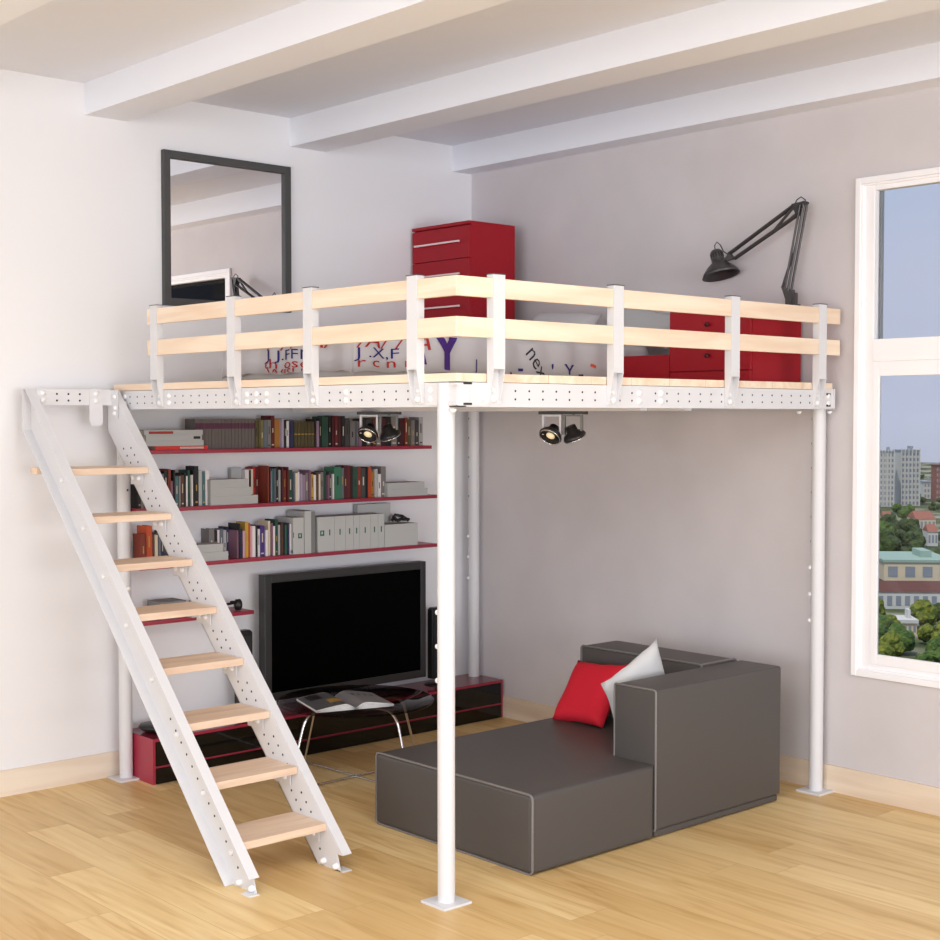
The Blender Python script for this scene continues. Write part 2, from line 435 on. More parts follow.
# ============================================================ LADDER
lad = thing('loft_ladder', 'white steel ladder with wooden treads leaning up to the loft platform', 'ladder', (1.0, -2.78, 0))
NY, FYL = -2.965, -2.562
def stringer(yw, s):
    """web at yw, flanges towards s (+1/-1 in y)"""
    y0, y1 = sorted((yw, yw + s * .003)); b = MB()
    b.prism([(1.875, 0), (2.035, 0), (2.012, .069), (2.046, .069), (.132, 1.983), (.10, 1.985), (.10, 1.79)], 'y', y0, y1)
    f0, f1 = sorted((yw, yw + s * .046))
    # front flange, cut above the foot
    b.prism([(2.047, .068), (2.05, .071), (.137, 1.985), (.133, 1.982)], 'y', f0, f1)
    # rear flange
    b.prism([(1.875, 0), (1.878, .003), (.103, 1.79), (.10, 1.787)], 'y', f0, f1)
    b.prism([(.10, 1.787), (.103, 1.787), (.103, 1.985), (.10, 1.985)], 'y', f0, f1)
    b.prism([(.10, 1.982), (.137, 1.982), (.137, 1.985), (.10, 1.985)], 'y', f0, f1)
    # feet tabs
    b.box(1.99, 2.05, f0, f1, 0, .004)
    face = yw if s > 0 else yw; d = (0, -1, 0) if s > 0 else (0, 1, 0)
    # holes shown on the face towards the camera
    dd = (0, -1, 0); yy = yw if s > 0 else yw - .003 if False else (yw - 0.003)
    if s > 0: yy = yw
    k = 0; t = .12
    while t < 2.55:
        fx = 2.03 - t / math.sqrt(2); fz = t / math.sqrt(2)
        offs = (.045, .10) if s > 0 else (.085,)
        for q in offs:
            x = fx - q / math.sqrt(2) + .02; z = fz - q / math.sqrt(2) + .05
            tr = round((z - .15) / .204); dz = abs(z - (.15 + tr * .204 - .02))
            if z < 1.80 and x > .14 and (dz > .035 or s < 0) and (s > 0 or z < .62): hole(b, (x, yy, z), dd, .0055)
        t += .048 if s > 0 else .06
    p = b.build('stringer', [STEEL, HOLE], lad)
    for xx, zz in ((2.01, .018), (1.925, .022)):
        bolt(p, (xx, yy, zz), dd, .013, .02)
    return p
sn = stringer(NY, -1); sf = stringer(FYL, 1)
TR = [(1.941, .181), (1.737, .378), (1.533, .583), (1.329, .786), (1.113, .993), (.909, 1.193), (.721, 1.397), (.509, 1.609)]
for i, (x, z) in enumerate(TR):
    x0 = x - .235 if i < 7 else .03
    if i < 7:
        b = MB(); b.box(x0, x, NY + .001, FYL - .001, z - .031, z)
    else:
        b = MB(); b.box(.285, x, NY + .001, FYL - .001, z - .031, z); b.box(.20, .266, NY - .055, NY + .001, z - .031, z).box(.20, .2849, NY + .001, FYL - .001, z - .031, z)
    b.build('tread', STEP, lad, bevel=.002)
    for yy, dd in ((NY + .0045, 1), (FYL - .0045, -1)):
        b = MB(); b.box(x - .165, x - .045, yy - .0025, yy + .0025, z - .088, z - .0315)
        b.box(x - .165, x - .045, min(yy, yy + dd * .035), max(yy, yy + dd * .035), z - .034, z - .0315)
        br = b.build('tread_bracket', STEEL, lad, bevel=.001)
        if dd < 0:
            for bx_ in (x - .135, x - .08): bolt(br, (bx_, yy - .0025, z - .056), (0, -1, 0), .0115, .012)
        else:
            bolt(br, (x - .08, NY - .003, z - .056), (0, -1, 0), .0115, .012)
# top cross bar
b = MB(); b.box(.155, .158, NY + .001, FYL - .006, 1.908, 1.985)
for yy in (-2.86, -2.80, -2.74):
    for z in (1.93, 1.962): hole(b, (.158, yy, z), (1, 0, 0), .0055)
b.box(.1545, .16, NY, NY + .03, 1.91, 1.983)
cb = b.build('top_cross_bar', [STEEL, HOLE], lad)
b = MB(); b.prism([(-2.69, 1.83), (-2.68, 1.806), (-2.635, 1.806), (-2.62, 1.82), (-2.62, 1.987), (-2.69, 1.987)], 'x', .159, .162)
b.box(.159, .215, FYL - .006, FYL - .003, 1.84, 1.985)
ab = b.build('angle_bracket', STEEL, lad)
for z in (1.93, 1.965): bolt(ab, (.162, -2.655, z), (1, 0, 0), .0135, .01)
for z in (1.93, 1.965): bolt(cb, (.160, -2.935, z), (1, 0, 0), .0135, .01)
for xx, z in ((.19, 1.95), (.195, 1.895), (.187, 1.868)): bolt(ab, (xx, FYL - .006, z), (0, -1, 0), .011, .01)

# ============================================================ LEFT WALL
mir = thing('wall_mirror', 'square wall mirror in a dark grey frame above the loft bed', 'mirror', (.02, -1.808, 2.433))
b = MB(); my0, my1, mz0, mz1 = -2.19, -1.387, 2.435, 3.245; fw = .040
b.box(.001, .03, my0, my0 + fw, mz0, mz1).box(.001, .03, my1 - fw, my1, mz0, mz1).box(.001, .03, my0 + fw, my1 - fw, mz0, mz0 + fw).box(.001, .03, my0 + fw, my1 - fw, mz1 - fw, mz1)
b.build('frame', FRAMEM, mir, bevel=.002)
b = MB(); b.box(.002, .010, my0 + fw, my1 - fw, mz0 + fw, mz1 - fw); b.build('mirror_glass', MIRR, mir)

for lab, y0, y1, z in (('topmost long crimson shelf full of books, under the loft platform', -2.44, -.50, 1.661),
                       ('long crimson shelf of books below the topmost one', -2.44, -.449, 1.365),
                       ('long crimson shelf with books and grey binders just above the television', -2.44, -.457, 1.073),
                       ('short crimson shelf behind the ladder, left of the television', -2.44, -1.76, .79)):
    o = rbox('wall_shelf', .0015, .2, y0, y1, z, z + .02, SHELFM, None, .002); tag(o, lab, 'shelf', 'crimson wall shelves')
SH = {1: 1.681, 2: 1.385, 3: 1.093, 4: .81}
BC={'grey': (120, 115, 114), 'light grey': (176, 176, 178), 'dark grey': (62, 62, 64), 'black': (24, 23, 25), 'white': (226, 222, 222), 'olive': (88, 80, 48), 'pale olive': (112, 108, 70), 'slate': (96, 104, 114), 'dark red': (92, 24, 28), 'maroon': (70, 20, 30), 'ochre': (158, 108, 42), 'lavender': (160, 150, 172), 'navy': (34, 36, 74), 'lilac': (150, 128, 150), 'dark green': (32, 70, 56), 'green': (52, 110, 86), 'mauve': (128, 92, 112), 'red-brown': (120, 48, 34), 'red': (168, 38, 36), 'pink': (206, 160, 172), 'teal': (64, 104, 108), 'orange': (186, 74, 34), 'purple': (68, 44, 118), 'cream': (222, 208, 184), 'brown': (84, 54, 42), 'yellow': (190, 154, 64)}
BOOKS=[
(1,-2.0980,-2.0790,0.159,0.168,'VOL',''),
(1,-2.0780,-2.0590,0.159,0.168,'VOL',''),
(1,-2.0580,-2.0390,0.159,0.168,'VOL',''),
(1,-2.0380,-2.0190,0.159,0.168,'VOL',''),
(1,-2.0180,-1.9990,0.159,0.168,'VOL',''),
(1,-1.9970,-1.9780,0.159,0.168,'VOL',''),
(1,-1.9770,-1.9580,0.159,0.168,'VOL',''),
(1,-1.9570,-1.9370,0.159,0.168,'VOL',''),
(1,-1.9360,-1.9170,0.159,0.168,'VOL',''),
(1,-1.9150,-1.8960,0.159,0.168,'VOL',''),
(1,-1.8950,-1.8760,0.159,0.168,'VOL',''),
(1,-1.8740,-1.8550,0.159,0.168,'VOL',''),
(1,-1.8530,-1.8340,0.159,0.168,'VOL',''),
(1,-1.8320,-1.8130,0.159,0.168,'VOL',''),
(1,-1.8110,-1.7920,0.159,0.168,'VOL',''),
(1,-1.7900,-1.7710,0.159,0.168,'VOL',''),
(1,-1.7690,-1.7500,0.159,0.168,'VOL',''),
(1,-1.7480,-1.7280,0.159,0.168,'VOL',''),
(1,-1.7190,-1.7020,0.153,0.159,'olive','short olive book on the top shelf, between the grey uniform and olive books'),
(1,-1.7015,-1.6890,0.153,0.166,'olive','thin short olive book on the top shelf, between the olive and pale olive books'),
(1,-1.6860,-1.6680,0.153,0.162,'pale olive','short pale olive book on the top shelf, between the olive and slate books'),
(1,-1.6675,-1.6480,0.153,0.167,'slate','short slate book on the top shelf, between the pale olive and grey books'),
(1,-1.6460,-1.6250,0.153,0.168,'grey','short grey book on the top shelf, between the slate and dark red books'),
(1,-1.6140,-1.5920,0.177,0.155,'dark red','short dark red book on the top shelf, between the grey and ochre books'),
(1,-1.5900,-1.5580,0.158,0.153,'ochre','short ochre book on the top shelf, between the dark red and lavender books'),
(1,-1.5575,-1.5430,0.161,0.173,'lavender','thin short lavender book on the top shelf, between the ochre and black books'),
(1,-1.5310,-1.5170,0.153,0.159,'black','thin short black book on the top shelf, between the lavender and white books'),
(1,-1.5160,-1.5000,0.147,0.159,'white','short white book on the top shelf, between the black and navy books'),
(1,-1.4995,-1.4800,0.153,0.177,'navy','short navy book on the top shelf, between the white and olive set books'),
(1,-1.4710,-1.4500,0.144,0.168,'OLV',''),
(1,-1.4480,-1.4270,0.144,0.168,'OLV',''),
(1,-1.4250,-1.4040,0.144,0.168,'OLV',''),
(1,-1.4020,-1.3810,0.144,0.168,'OLV',''),
(1,-1.3790,-1.3580,0.144,0.168,'OLV',''),
(1,-1.3560,-1.3340,0.144,0.168,'OLV',''),
(1,-1.3290,-1.3200,0.158,0.164,'black','thin short black book on the top shelf, between the olive set and lilac books'),
(1,-1.3195,-1.3060,0.147,0.173,'lilac','thin short lilac book on the top shelf, between the black and black books'),
(1,-1.2980,-1.2830,0.158,0.164,'black','thin short black book on the top shelf, between the lilac and dark green books'),
(1,-1.2825,-1.2390,0.172,0.168,'dark green','thick short dark green book on the top shelf, between the black and black books'),
(1,-1.2280,-1.2120,0.175,0.157,'black','short black book on the top shelf, between the dark green and maroon books'),
(1,-1.2115,-1.1960,0.175,0.168,'maroon','thin short maroon book on the top shelf, between the black and dark red books'),
(1,-1.1955,-1.1760,0.177,0.174,'dark red','short dark red book on the top shelf, between the maroon and maroon books'),
(1,-1.1680,-1.1480,0.175,0.166,'maroon','short maroon book on the top shelf, between the dark red and black books'),
(1,-1.1475,-1.1240,0.175,0.171,'black','short black book on the top shelf, between the maroon and dark grey books'),
(1,-1.1210,-1.0900,0.163,0.169,'dark grey','short dark grey book on the top shelf, between the black and grey books'),
(1,-1.0750,-1.0400,0.146,0.155,'grey','thick short grey book on the top shelf, between the dark grey and slate books'),
(1,-1.0395,-1.0290,0.146,0.171,'slate','thin short slate book on the top shelf, between the grey and mauve books'),
(1,-1.0240,-1.0000,0.140,0.167,'mauve','short mauve book on the top shelf, between the slate and black books'),
(1,-0.9920,-0.9650,0.158,0.160,'black','short black book on the top shelf, between the mauve and dark grey books'),
(1,-0.9580,-0.9240,0.157,0.154,'dark grey','short dark grey book on the top shelf, between the black and brown books'),
(1,-0.9235,-0.9030,0.163,0.174,'brown','short brown book on the top shelf, between the dark grey and grey books'),
(1,-0.8930,-0.8580,0.157,0.164,'grey','thick short grey book on the top shelf, between the brown and maroon books'),
(1,-0.8575,-0.8260,0.163,0.170,'maroon','short maroon book on the top shelf, between the grey and black books'),
(1,-0.8255,-0.7920,0.169,0.174,'black','short black book on the top shelf, between the maroon and grey books'),
(1,-0.7860,-0.7430,0.172,0.170,'grey','thick short grey book on the top shelf, between the black and black books'),
(1,-0.7425,-0.7250,0.163,0.175,'black','short black book on the top shelf, between the grey and maroon books'),
(1,-0.7130,-0.6840,0.163,0.162,'maroon','short maroon book on the top shelf, between the black and red-brown books'),
(1,-0.6835,-0.6630,0.163,0.172,'red-brown','short red-brown book on the top shelf, between the maroon and olive books'),
(1,-0.6540,-0.6380,0.157,0.164,'olive','short olive book on the top shelf, between the red-brown and grey books'),
(1,-0.6375,-0.6110,0.151,0.175,'grey','short grey book on the top shelf, between the olive and dark grey books'),
(1,-0.6070,-0.5800,0.151,0.174,'dark grey','short dark grey book on the top shelf, between the grey and light grey books'),
(1,-0.5620,-0.5320,0.169,0.155,'light grey','short light grey book on the top shelf, right after the dark grey book'),
(2,-2.4250,-2.4090,0.181,0.156,'black','short black book on the second shelf, just left of the grey book'),
(2,-2.4080,-2.3930,0.175,0.158,'grey','thin short grey book on the second shelf, between the black and maroon books'),
(2,-2.3925,-2.3830,0.181,0.176,'maroon','thin short maroon book on the second shelf, between the grey and dark grey books'),
(2,-2.3740,-2.3560,0.185,0.163,'dark grey','short dark grey book on the second shelf, between the maroon and black books'),
(2,-2.3555,-2.3410,0.179,0.168,'black','thin short black book on the second shelf, between the dark grey and slate books'),
(2,-2.3350,-2.3160,0.184,0.160,'slate','short slate book on the second shelf, between the black and navy books'),
(2,-2.3155,-2.3000,0.191,0.165,'navy','thin short navy book on the second shelf, between the slate and slate books'),
(2,-2.2970,-2.2800,0.173,0.162,'slate','short slate book on the second shelf, between the navy and black books'),
(2,-2.2780,-2.2570,0.187,0.161,'black','short black book on the second shelf, between the slate and red-brown books'),
(2,-2.2565,-2.2420,0.197,0.167,'red-brown','thin short red-brown book on the second shelf, between the black and mauve books'),
(2,-2.2410,-2.2310,0.135,0.167,'mauve','thin short mauve book on the second shelf, between the red-brown and black books'),
(2,-2.2305,-2.2210,0.192,0.175,'black','thin short black book on the second shelf, between the mauve and teal books'),
(2,-2.2170,-2.2000,0.160,0.169,'teal','short teal book on the second shelf, between the black and grey books'),
(2,-2.1995,-2.1890,0.160,0.175,'grey','thin short grey book on the second shelf, between the teal and brown books'),
(2,-2.1860,-2.1700,0.165,0.174,'brown','short brown book on the second shelf, between the grey and black books'),
(2,-2.1700,-2.1600,0.175,0.177,'black','thin short black book on the second shelf, between the brown and white books'),
(2,-2.1540,-2.1450,0.159,0.169,'white','thin short white book on the second shelf, between the black and dark green books'),
(2,-2.1360,-2.1240,0.189,0.157,'dark green','thin short dark green book on the second shelf, between the white and white books'),
(2,-2.1235,-2.1165,0.163,0.174,'white','thin short white book on the second shelf, between the dark green and black books'),
(2,-2.1160,-2.1090,0.189,0.176,'black','thin short black book on the second shelf, between the white and black books'),
(2,-2.1070,-2.0840,0.209,0.175,'black','black book on the second shelf, between the black and light grey books'),
(2,-2.0780,-2.0580,0.188,0.167,'light grey','short light grey book on the second shelf, between the black and teal books'),
(2,-2.0575,-2.0410,0.177,0.170,'teal','short teal book on the second shelf, between the light grey and white books'),
(2,-2.0320,-2.0080,0.181,0.158,'white','short white book on the second shelf, right after the teal book'),
(2,-1.7370,-1.7130,0.177,0.085,'white','short white book on the second shelf, just left of the black book'),
(2,-1.7120,-1.7000,0.176,0.085,'black','thin short black book on the second shelf, between the white and cream books'),
(2,-1.6990,-1.6860,0.181,0.085,'cream','thin short cream book on the second shelf, between the black and red books'),
(2,-1.6850,-1.6710,0.192,0.085,'red','thin short red book on the second shelf, between the cream and dark red books'),
(2,-1.6690,-1.6520,0.194,0.085,'dark red','short dark red book on the second shelf, between the red and red-brown books'),
(2,-1.6515,-1.6445,0.200,0.177,'red-brown','thin red-brown book on the second shelf, between the dark red and white books'),
(2,-1.6440,-1.6370,0.207,0.155,'white','thin white book on the second shelf, between the red-brown and black books'),
(2,-1.6365,-1.6295,0.189,0.172,'black','thin short black book on the second shelf, between the white and mauve books'),
(2,-1.6290,-1.6220,0.177,0.163,'mauve','thin short mauve book on the second shelf, between the black and pink books'),
(2,-1.6215,-1.6145,0.171,0.157,'pink','thin short pink book on the second shelf, between the mauve and teal books'),
(2,-1.6140,-1.6050,0.182,0.160,'teal','thin short teal book on the second shelf, between the pink and slate books'),
(2,-1.6045,-1.5960,0.184,0.171,'slate','thin short slate book on the second shelf, between the teal and black books'),
(2,-1.5960,-1.5820,0.192,0.174,'black','thin short black book on the second shelf, between the slate and light grey books'),
(2,-1.5670,-1.5540,0.175,0.154,'light grey','thin short light grey book on the second shelf, between the black and maroon books'),
(2,-1.5535,-1.5450,0.191,0.168,'maroon','thin short maroon book on the second shelf, between the light grey and red-brown books'),
(2,-1.5340,-1.5180,0.174,0.154,'red-brown','short red-brown book on the second shelf, between the maroon and dark red books'),
(2,-1.5175,-1.5105,0.191,0.170,'dark red','thin short dark red book on the second shelf, between the red-brown and dark green books'),
(2,-1.5040,-1.4800,0.173,0.161,'dark green','short dark green book on the second shelf, between the dark red and slate books'),
(2,-1.4795,-1.4690,0.162,0.174,'slate','thin short slate book on the second shelf, between the dark green and cream books'),
(2,-1.4685,-1.4560,0.156,0.177,'cream','thin short cream book on the second shelf, between the slate and white books'),
(2,-1.4470,-1.4350,0.161,0.165,'white','thin short white book on the second shelf, between the cream and lavender books'),
(2,-1.4345,-1.4230,0.150,0.177,'lavender','thin short lavender book on the second shelf, between the white and lilac books'),
(2,-1.4100,-1.3920,0.143,0.160,'lilac','short lilac book on the second shelf, between the lavender and grey books'),
(2,-1.3870,-1.3690,0.153,0.155,'grey','short grey book on the second shelf, between the lilac and mauve books'),
(2,-1.3685,-1.3590,0.170,0.167,'mauve','thin short mauve book on the second shelf, between the grey and yellow books'),
(2,-1.3480,-1.3320,0.147,0.154,'yellow','short yellow book on the second shelf, between the mauve and white books'),
(2,-1.3315,-1.3180,0.141,0.158,'white','thin short white book on the second shelf, between the yellow and brown books'),
(2,-1.3175,-1.3040,0.152,0.163,'brown','thin short brown book on the second shelf, between the white and cream books'),
(2,-1.3035,-1.2940,0.146,0.168,'cream','thin short cream book on the second shelf, between the brown and grey books'),
(2,-1.2840,-1.2660,0.156,0.157,'grey','short grey book on the second shelf, between the cream and dark green books'),
(2,-1.2630,-1.2450,0.161,0.154,'dark green','short dark green book on the second shelf, between the grey and mauve books'),
(2,-1.2445,-1.2375,0.139,0.174,'mauve','thin short mauve book on the second shelf, between the dark green and dark grey books'),
(2,-1.2290,-1.2130,0.155,0.161,'dark grey','short dark grey book on the second shelf, between the mauve and white books'),
(2,-1.2125,-1.2055,0.144,0.176,'white','thin short white book on the second shelf, between the dark grey and green books'),
(2,-1.2020,-1.1560,0.183,0.175,'green','thick short green book on the second shelf, between the white and slate books'),
(2,-1.1450,-1.1260,0.176,0.162,'slate','short slate book on the second shelf, between the green and maroon books'),
(2,-1.1260,-1.1040,0.187,0.164,'maroon','short maroon book on the second shelf, between the slate and dark red books'),
(2,-1.1040,-1.0810,0.189,0.165,'dark red','short dark red book on the second shelf, between the maroon and black books'),
(2,-1.0805,-1.0660,0.186,0.168,'black','thin short black book on the second shelf, between the dark red and dark green books'),
(2,-1.0640,-1.0340,0.179,0.167,'dark green','short dark green book on the second shelf, between the black and red-brown books'),
(2,-1.0320,-1.0070,0.179,0.166,'red-brown','short red-brown book on the second shelf, between the dark green and dark grey books'),
(2,-1.0070,-0.9740,0.172,0.168,'dark grey','short dark grey book on the second shelf, between the red-brown and black books'),
(2,-0.9735,-0.9640,0.178,0.176,'black','thin short black book on the second shelf, between the dark grey and orange books'),
(2,-0.9540,-0.9320,0.177,0.165,'orange','short orange book on the second shelf, between the black and ochre books'),
(2,-0.9290,-0.9090,0.153,0.163,'ochre','short ochre book on the second shelf, between the orange and light grey books'),
(2,-0.9085,-0.8880,0.164,0.170,'light grey','short light grey book on the second shelf, between the ochre and white books'),
(2,-0.8770,-0.8550,0.134,0.159,'white','short white book on the second shelf, between the light grey and grey books'),
(2,-0.8540,-0.8190,0.177,0.160,'grey','thick short grey book on the second shelf, right after the white book'),
(3,-2.4220,-2.3950,0.163,0.176,'red-brown','short red-brown book on the third shelf, just left of the orange book'),
(3,-2.3860,-2.3530,0.201,0.166,'orange','orange book on the third shelf, between the red-brown and brown books'),
(3,-2.3520,-2.3400,0.159,0.166,'brown','thin short brown book on the third shelf, between the orange and cream books'),
(3,-2.3310,-2.3130,0.152,0.153,'cream','short cream book on the third shelf, between the brown and slate books'),
(3,-2.3125,-2.3010,0.162,0.163,'slate','thin short slate book on the third shelf, between the cream and navy books'),
(3,-2.3010,-2.2860,0.156,0.167,'navy','thin short navy book on the third shelf, between the slate and dark grey books'),
(3,-2.2760,-2.2550,0.175,0.153,'dark grey','short dark grey book on the third shelf, between the navy and black books'),
(3,-2.2545,-2.2430,0.154,0.168,'black','thin short black book on the third shelf, between the dark grey and light grey books'),
(3,-2.2400,-2.2220,0.163,0.168,'light grey','short light grey book on the third shelf, between the black and teal books'),
(3,-2.2120,-2.1970,0.171,0.154,'teal','thin short teal book on the third shelf, between the light grey and grey books'),
(3,-2.1965,-2.1810,0.182,0.168,'grey','thin short grey book on the third shelf, between the teal and black books'),
(3,-2.1760,-2.1550,0.196,0.164,'black','short black book on the third shelf, right after the grey book'),
(3,-1.9670,-1.9340,0.159,0.085,'grey','short grey book on the third shelf, just left of the black book'),
(3,-1.9320,-1.9160,0.152,0.085,'black','short black book on the third shelf, between the grey and white books'),
(3,-1.9140,-1.9020,0.151,0.085,'white','thin short white book on the third shelf, between the black and slate books'),
(3,-1.9010,-1.8780,0.156,0.085,'slate','short slate book on the third shelf, between the white and light grey books'),
(3,-1.8770,-1.8590,0.149,0.085,'light grey','short light grey book on the third shelf, between the slate and navy books'),
(3,-1.8580,-1.8440,0.165,0.085,'navy','thin short navy book on the third shelf, between the light grey and mauve books'),
(3,-1.8435,-1.8365,0.150,0.169,'mauve','thin short mauve book on the third shelf, between the navy and black books'),
(3,-1.8360,-1.8290,0.187,0.176,'black','thin short black book on the third shelf, between the mauve and cream books'),
(3,-1.8285,-1.8215,0.152,0.159,'cream','thin short cream book on the third shelf, between the black and navy books'),
(3,-1.8210,-1.8070,0.157,0.164,'navy','thin short navy book on the third shelf, between the cream and pink books'),
(3,-1.8070,-1.7950,0.145,0.167,'pink','thin short pink book on the third shelf, between the navy and yellow books'),
(3,-1.7890,-1.7690,0.192,0.161,'yellow','short yellow book on the third shelf, between the pink and orange books'),
(3,-1.7680,-1.7580,0.186,0.162,'orange','thin short orange book on the third shelf, between the yellow and pink books'),
(3,-1.7560,-1.7430,0.169,0.161,'pink','thin short pink book on the third shelf, between the orange and white books'),
(3,-1.7430,-1.7240,0.168,0.162,'white','short white book on the third shelf, between the pink and black books'),
(3,-1.7235,-1.7140,0.173,0.167,'black','thin short black book on the third shelf, between the white and white books'),
(3,-1.7080,-1.6940,0.150,0.160,'white','thin short white book on the third shelf, between the black and purple books'),
(3,-1.6940,-1.6640,0.166,0.162,'purple','short purple book on the third shelf, between the white and white books'),
(3,-1.6635,-1.6500,0.143,0.172,'white','thin short white book on the third shelf, between the purple and cream books'),
(3,-1.6360,-1.6230,0.190,0.154,'cream','thin short cream book on the third shelf, between the white and mauve books'),
(3,-1.6225,-1.6140,0.179,0.167,'mauve','thin short mauve book on the third shelf, between the cream and white books'),
(3,-1.6135,-1.6030,0.162,0.171,'white','thin short white book on the third shelf, between the mauve and dark green books'),
(3,-1.5940,-1.5770,0.196,0.160,'dark green','short dark green book on the third shelf, between the white and light grey books'),
(3,-1.5740,-1.5610,0.165,0.158,'light grey','thin short light grey book on the third shelf, between the dark green and brown books'),
(3,-1.5605,-1.5520,0.176,0.172,'brown','thin short brown book on the third shelf, between the light grey and black books'),
(3,-1.5410,-1.5280,0.169,0.159,'black','thin short black book on the third shelf, between the brown and green books'),
(3,-1.5260,-1.5170,0.163,0.157,'green','thin short green book on the third shelf, between the black and navy books'),
(3,-1.5165,-1.5040,0.174,0.163,'navy','thin short navy book on the third shelf, between the green and white books'),
(3,-1.5035,-1.4965,0.168,0.170,'white','thin short white book on the third shelf, right after the navy book'),
]

bm_ = {}
def cover(c):
    if c not in bm_: bm_[c] = mat('book_' + c.replace(' ', '_').replace('-', '_'), BC[c], .55)
    return bm_[c]
BAND = mat('purple_band', (84, 40, 66), .6); VOLM = mat('grey_cloth', (98, 92, 90), .7); OLVM = mat('olive_cloth', (76, 68, 42), .7)
TITLE = [mat('title_light', (206, 196, 176), .6), mat('title_gold', (176, 142, 70), .6), mat('title_dark', (40, 36, 40), .6)]
rb = random.Random(11)
def book(w, h, dep, xf, y0, z, c, title=True):
    b = MB(); x0 = xf - dep; t = min(.0025, w * .2)
    b.box(x0, xf, y0, y0 + t, z, z + h, 0).box(x0, xf, y0 + w - t, y0 + w, z, z + h, 0).box(xf - t, xf, y0 + t, y0 + w - t, z, z + h, 0)
    b.box(x0 + .004, xf - t, y0 + t, y0 + w - t, z + .003, z + h - .004, 1)
    mats = [c, PAGES]
    return b, mats
volproto = None; olvproto = None
for (k, y0, y1, h, xf, c, lab) in BOOKS:
    w = y1 - y0; z = SH[k]
    if c in ('VOL', 'OLV'):
        if (volproto if c == 'VOL' else olvproto) is None:
            b, ms = book(w, h, .10, xf, y0, z, VOLM if c == 'VOL' else OLVM)
            if c == 'VOL': b.box(xf, xf + .0006, y0 + .0005, y1 - .0005, z + h - .052, z + h - .022, 2)
            else: b.box(xf, xf + .0006, y0 + .001, y1 - .001, z + h * .5, z + h * .53, 2)
            o = b.build('book', ms + [BAND if c == 'VOL' else TITLE[1]], None)
            if c == 'VOL': volproto = (o, y0)
            else: olvproto = (o, y0)
        else:
            pr, py = volproto if c == 'VOL' else olvproto
            o = pr.copy(); COL.objects.link(o); o.location = pr.location + Vector((0, y0 - py, 0))
        if c == 'VOL': tag(o, 'grey bound volume with purple spine band in the uniform set on the top shelf', 'book', 'grey uniform volumes on the top shelf')
        else: tag(o, 'olive spined volume in the plain matching set halfway along the top shelf', 'book', 'olive volumes on the top shelf')
        continue
    b, ms = book(w, h, rb.uniform(.085, .11) if xf > .1 else .08, xf, y0, z, cover(c))
    q = rb.random()
    if w > .014 and q < .75:
        ti = rb.choice((0, 0, 1, 2)); a = z + h * rb.uniform(.35, .5); e = a + h * rb.uniform(.12, .35)
        if c in ('white', 'cream', 'light grey', 'pink'): ti = 2
        b.box(xf, xf + .0006, y0 + w * .38, y0 + w * .62, a, e, 2)
        if q < .4: b.box(xf, xf + .0006, y0 + w * .2, y0 + w * .8, z + h * .08, z + h * .12, 2)
        ms = ms + [TITLE[ti]]
    o = b.build('book', ms, None); tag(o, lab, 'book', {1: 'books on the top shelf', 2: 'books on the second shelf', 3: 'books on the third shelf'}[k])
# lying books and boxes
def lying(name, lab, cat, x0, x1, y0, y1, z0, h, m, grp=None, spine=None, extra=None):
    b = MB(); t = .003
    if spine is None:
        b.box(x0, x1, y0, y1, z0, z0 + h); ms = [m]
    else:
        b.box(x0, x1, y0, y1, z0, z0 + t, 0).box(x0, x1, y0, y1, z0 + h - t, z0 + h, 0).box(x1 - t, x1, y0, y1, z0 + t, z0 + h - t, 0)
        b.box(x0 + .004, x1 - t, y0 + .004, y1 - .004, z0 + t, z0 + h - t, 1); ms = [m, PAGES]
    if extra:
        b.box(x1, x1 + .0007, extra[0], extra[1], z0 + h * .25, z0 + h * .75, len(ms)); ms.append(extra[2])
    o = b.build(name, ms, None); tag(o, lab, cat, grp); return o
GL = mat('pale_cover', (172, 174, 174), .5); RDM = mat('book_scarlet', (200, 46, 34), .5); DK = mat('dark_red_label', (150, 40, 36), .5)
z = 1.681
for lab, y0, y1, h, m, ex in (('scarlet book lying at the bottom of the stack on the top shelf', -2.345, -2.035, .020, RDM, (-2.2, -2.06, GL)),
                    ('white covered book lying directly on the scarlet one, top shelf', -2.40, -2.06, .028, GL, None),
                    ('pale grey book lying second from top in the stack on the top shelf', -2.395, -2.07, .027, BOXG, (-2.12, -2.08, BLACKP)),
                    ('pale book with red label lying topmost in the stack on the top shelf', -2.405, -2.065, .026, GL, (-2.38, -2.24, DK))):
    lying('book', lab, 'book', .04, .19, y0, y1, z, h, m, 'books lying on the top shelf', 1, ex); z += h + .0004
z = 1.385
for lab, y0, y1, h in (('pale grey box lying lowest of the three stacked on the second shelf', -2.02, -1.725, .046), ('pale grey box in the middle of the three stacked on the second shelf', -2.02, -1.765, .044), ('pale grey box on top of the three stacked on the second shelf', -2.02, -1.788, .044)):
    lying('box', lab, 'box', .092, .19, y0, y1, z, h, BOXG, 'grey boxes stacked left of centre on the second shelf'); z += h + .0004
z = 1.385
for lab, y0, y1, h in (('lower grey box of the pair lying at the right end of the second shelf', -.83, -.525, .042), ('upper grey box of the pair lying at the right end of the second shelf', -.83, -.55, .038)):
    lying('box', lab, 'box', .05, .19, y0, y1, z, h, BOXG, 'grey boxes at the right end of the second shelf'); z += h + .0004
b = MB(); b.box(.02, .045, -1.80, -1.735, 1.3852, 1.575); tag(b.build('book', [BOXG], None), 'pale grey book standing behind the three stacked boxes on the second shelf', 'book')
z = 1.093
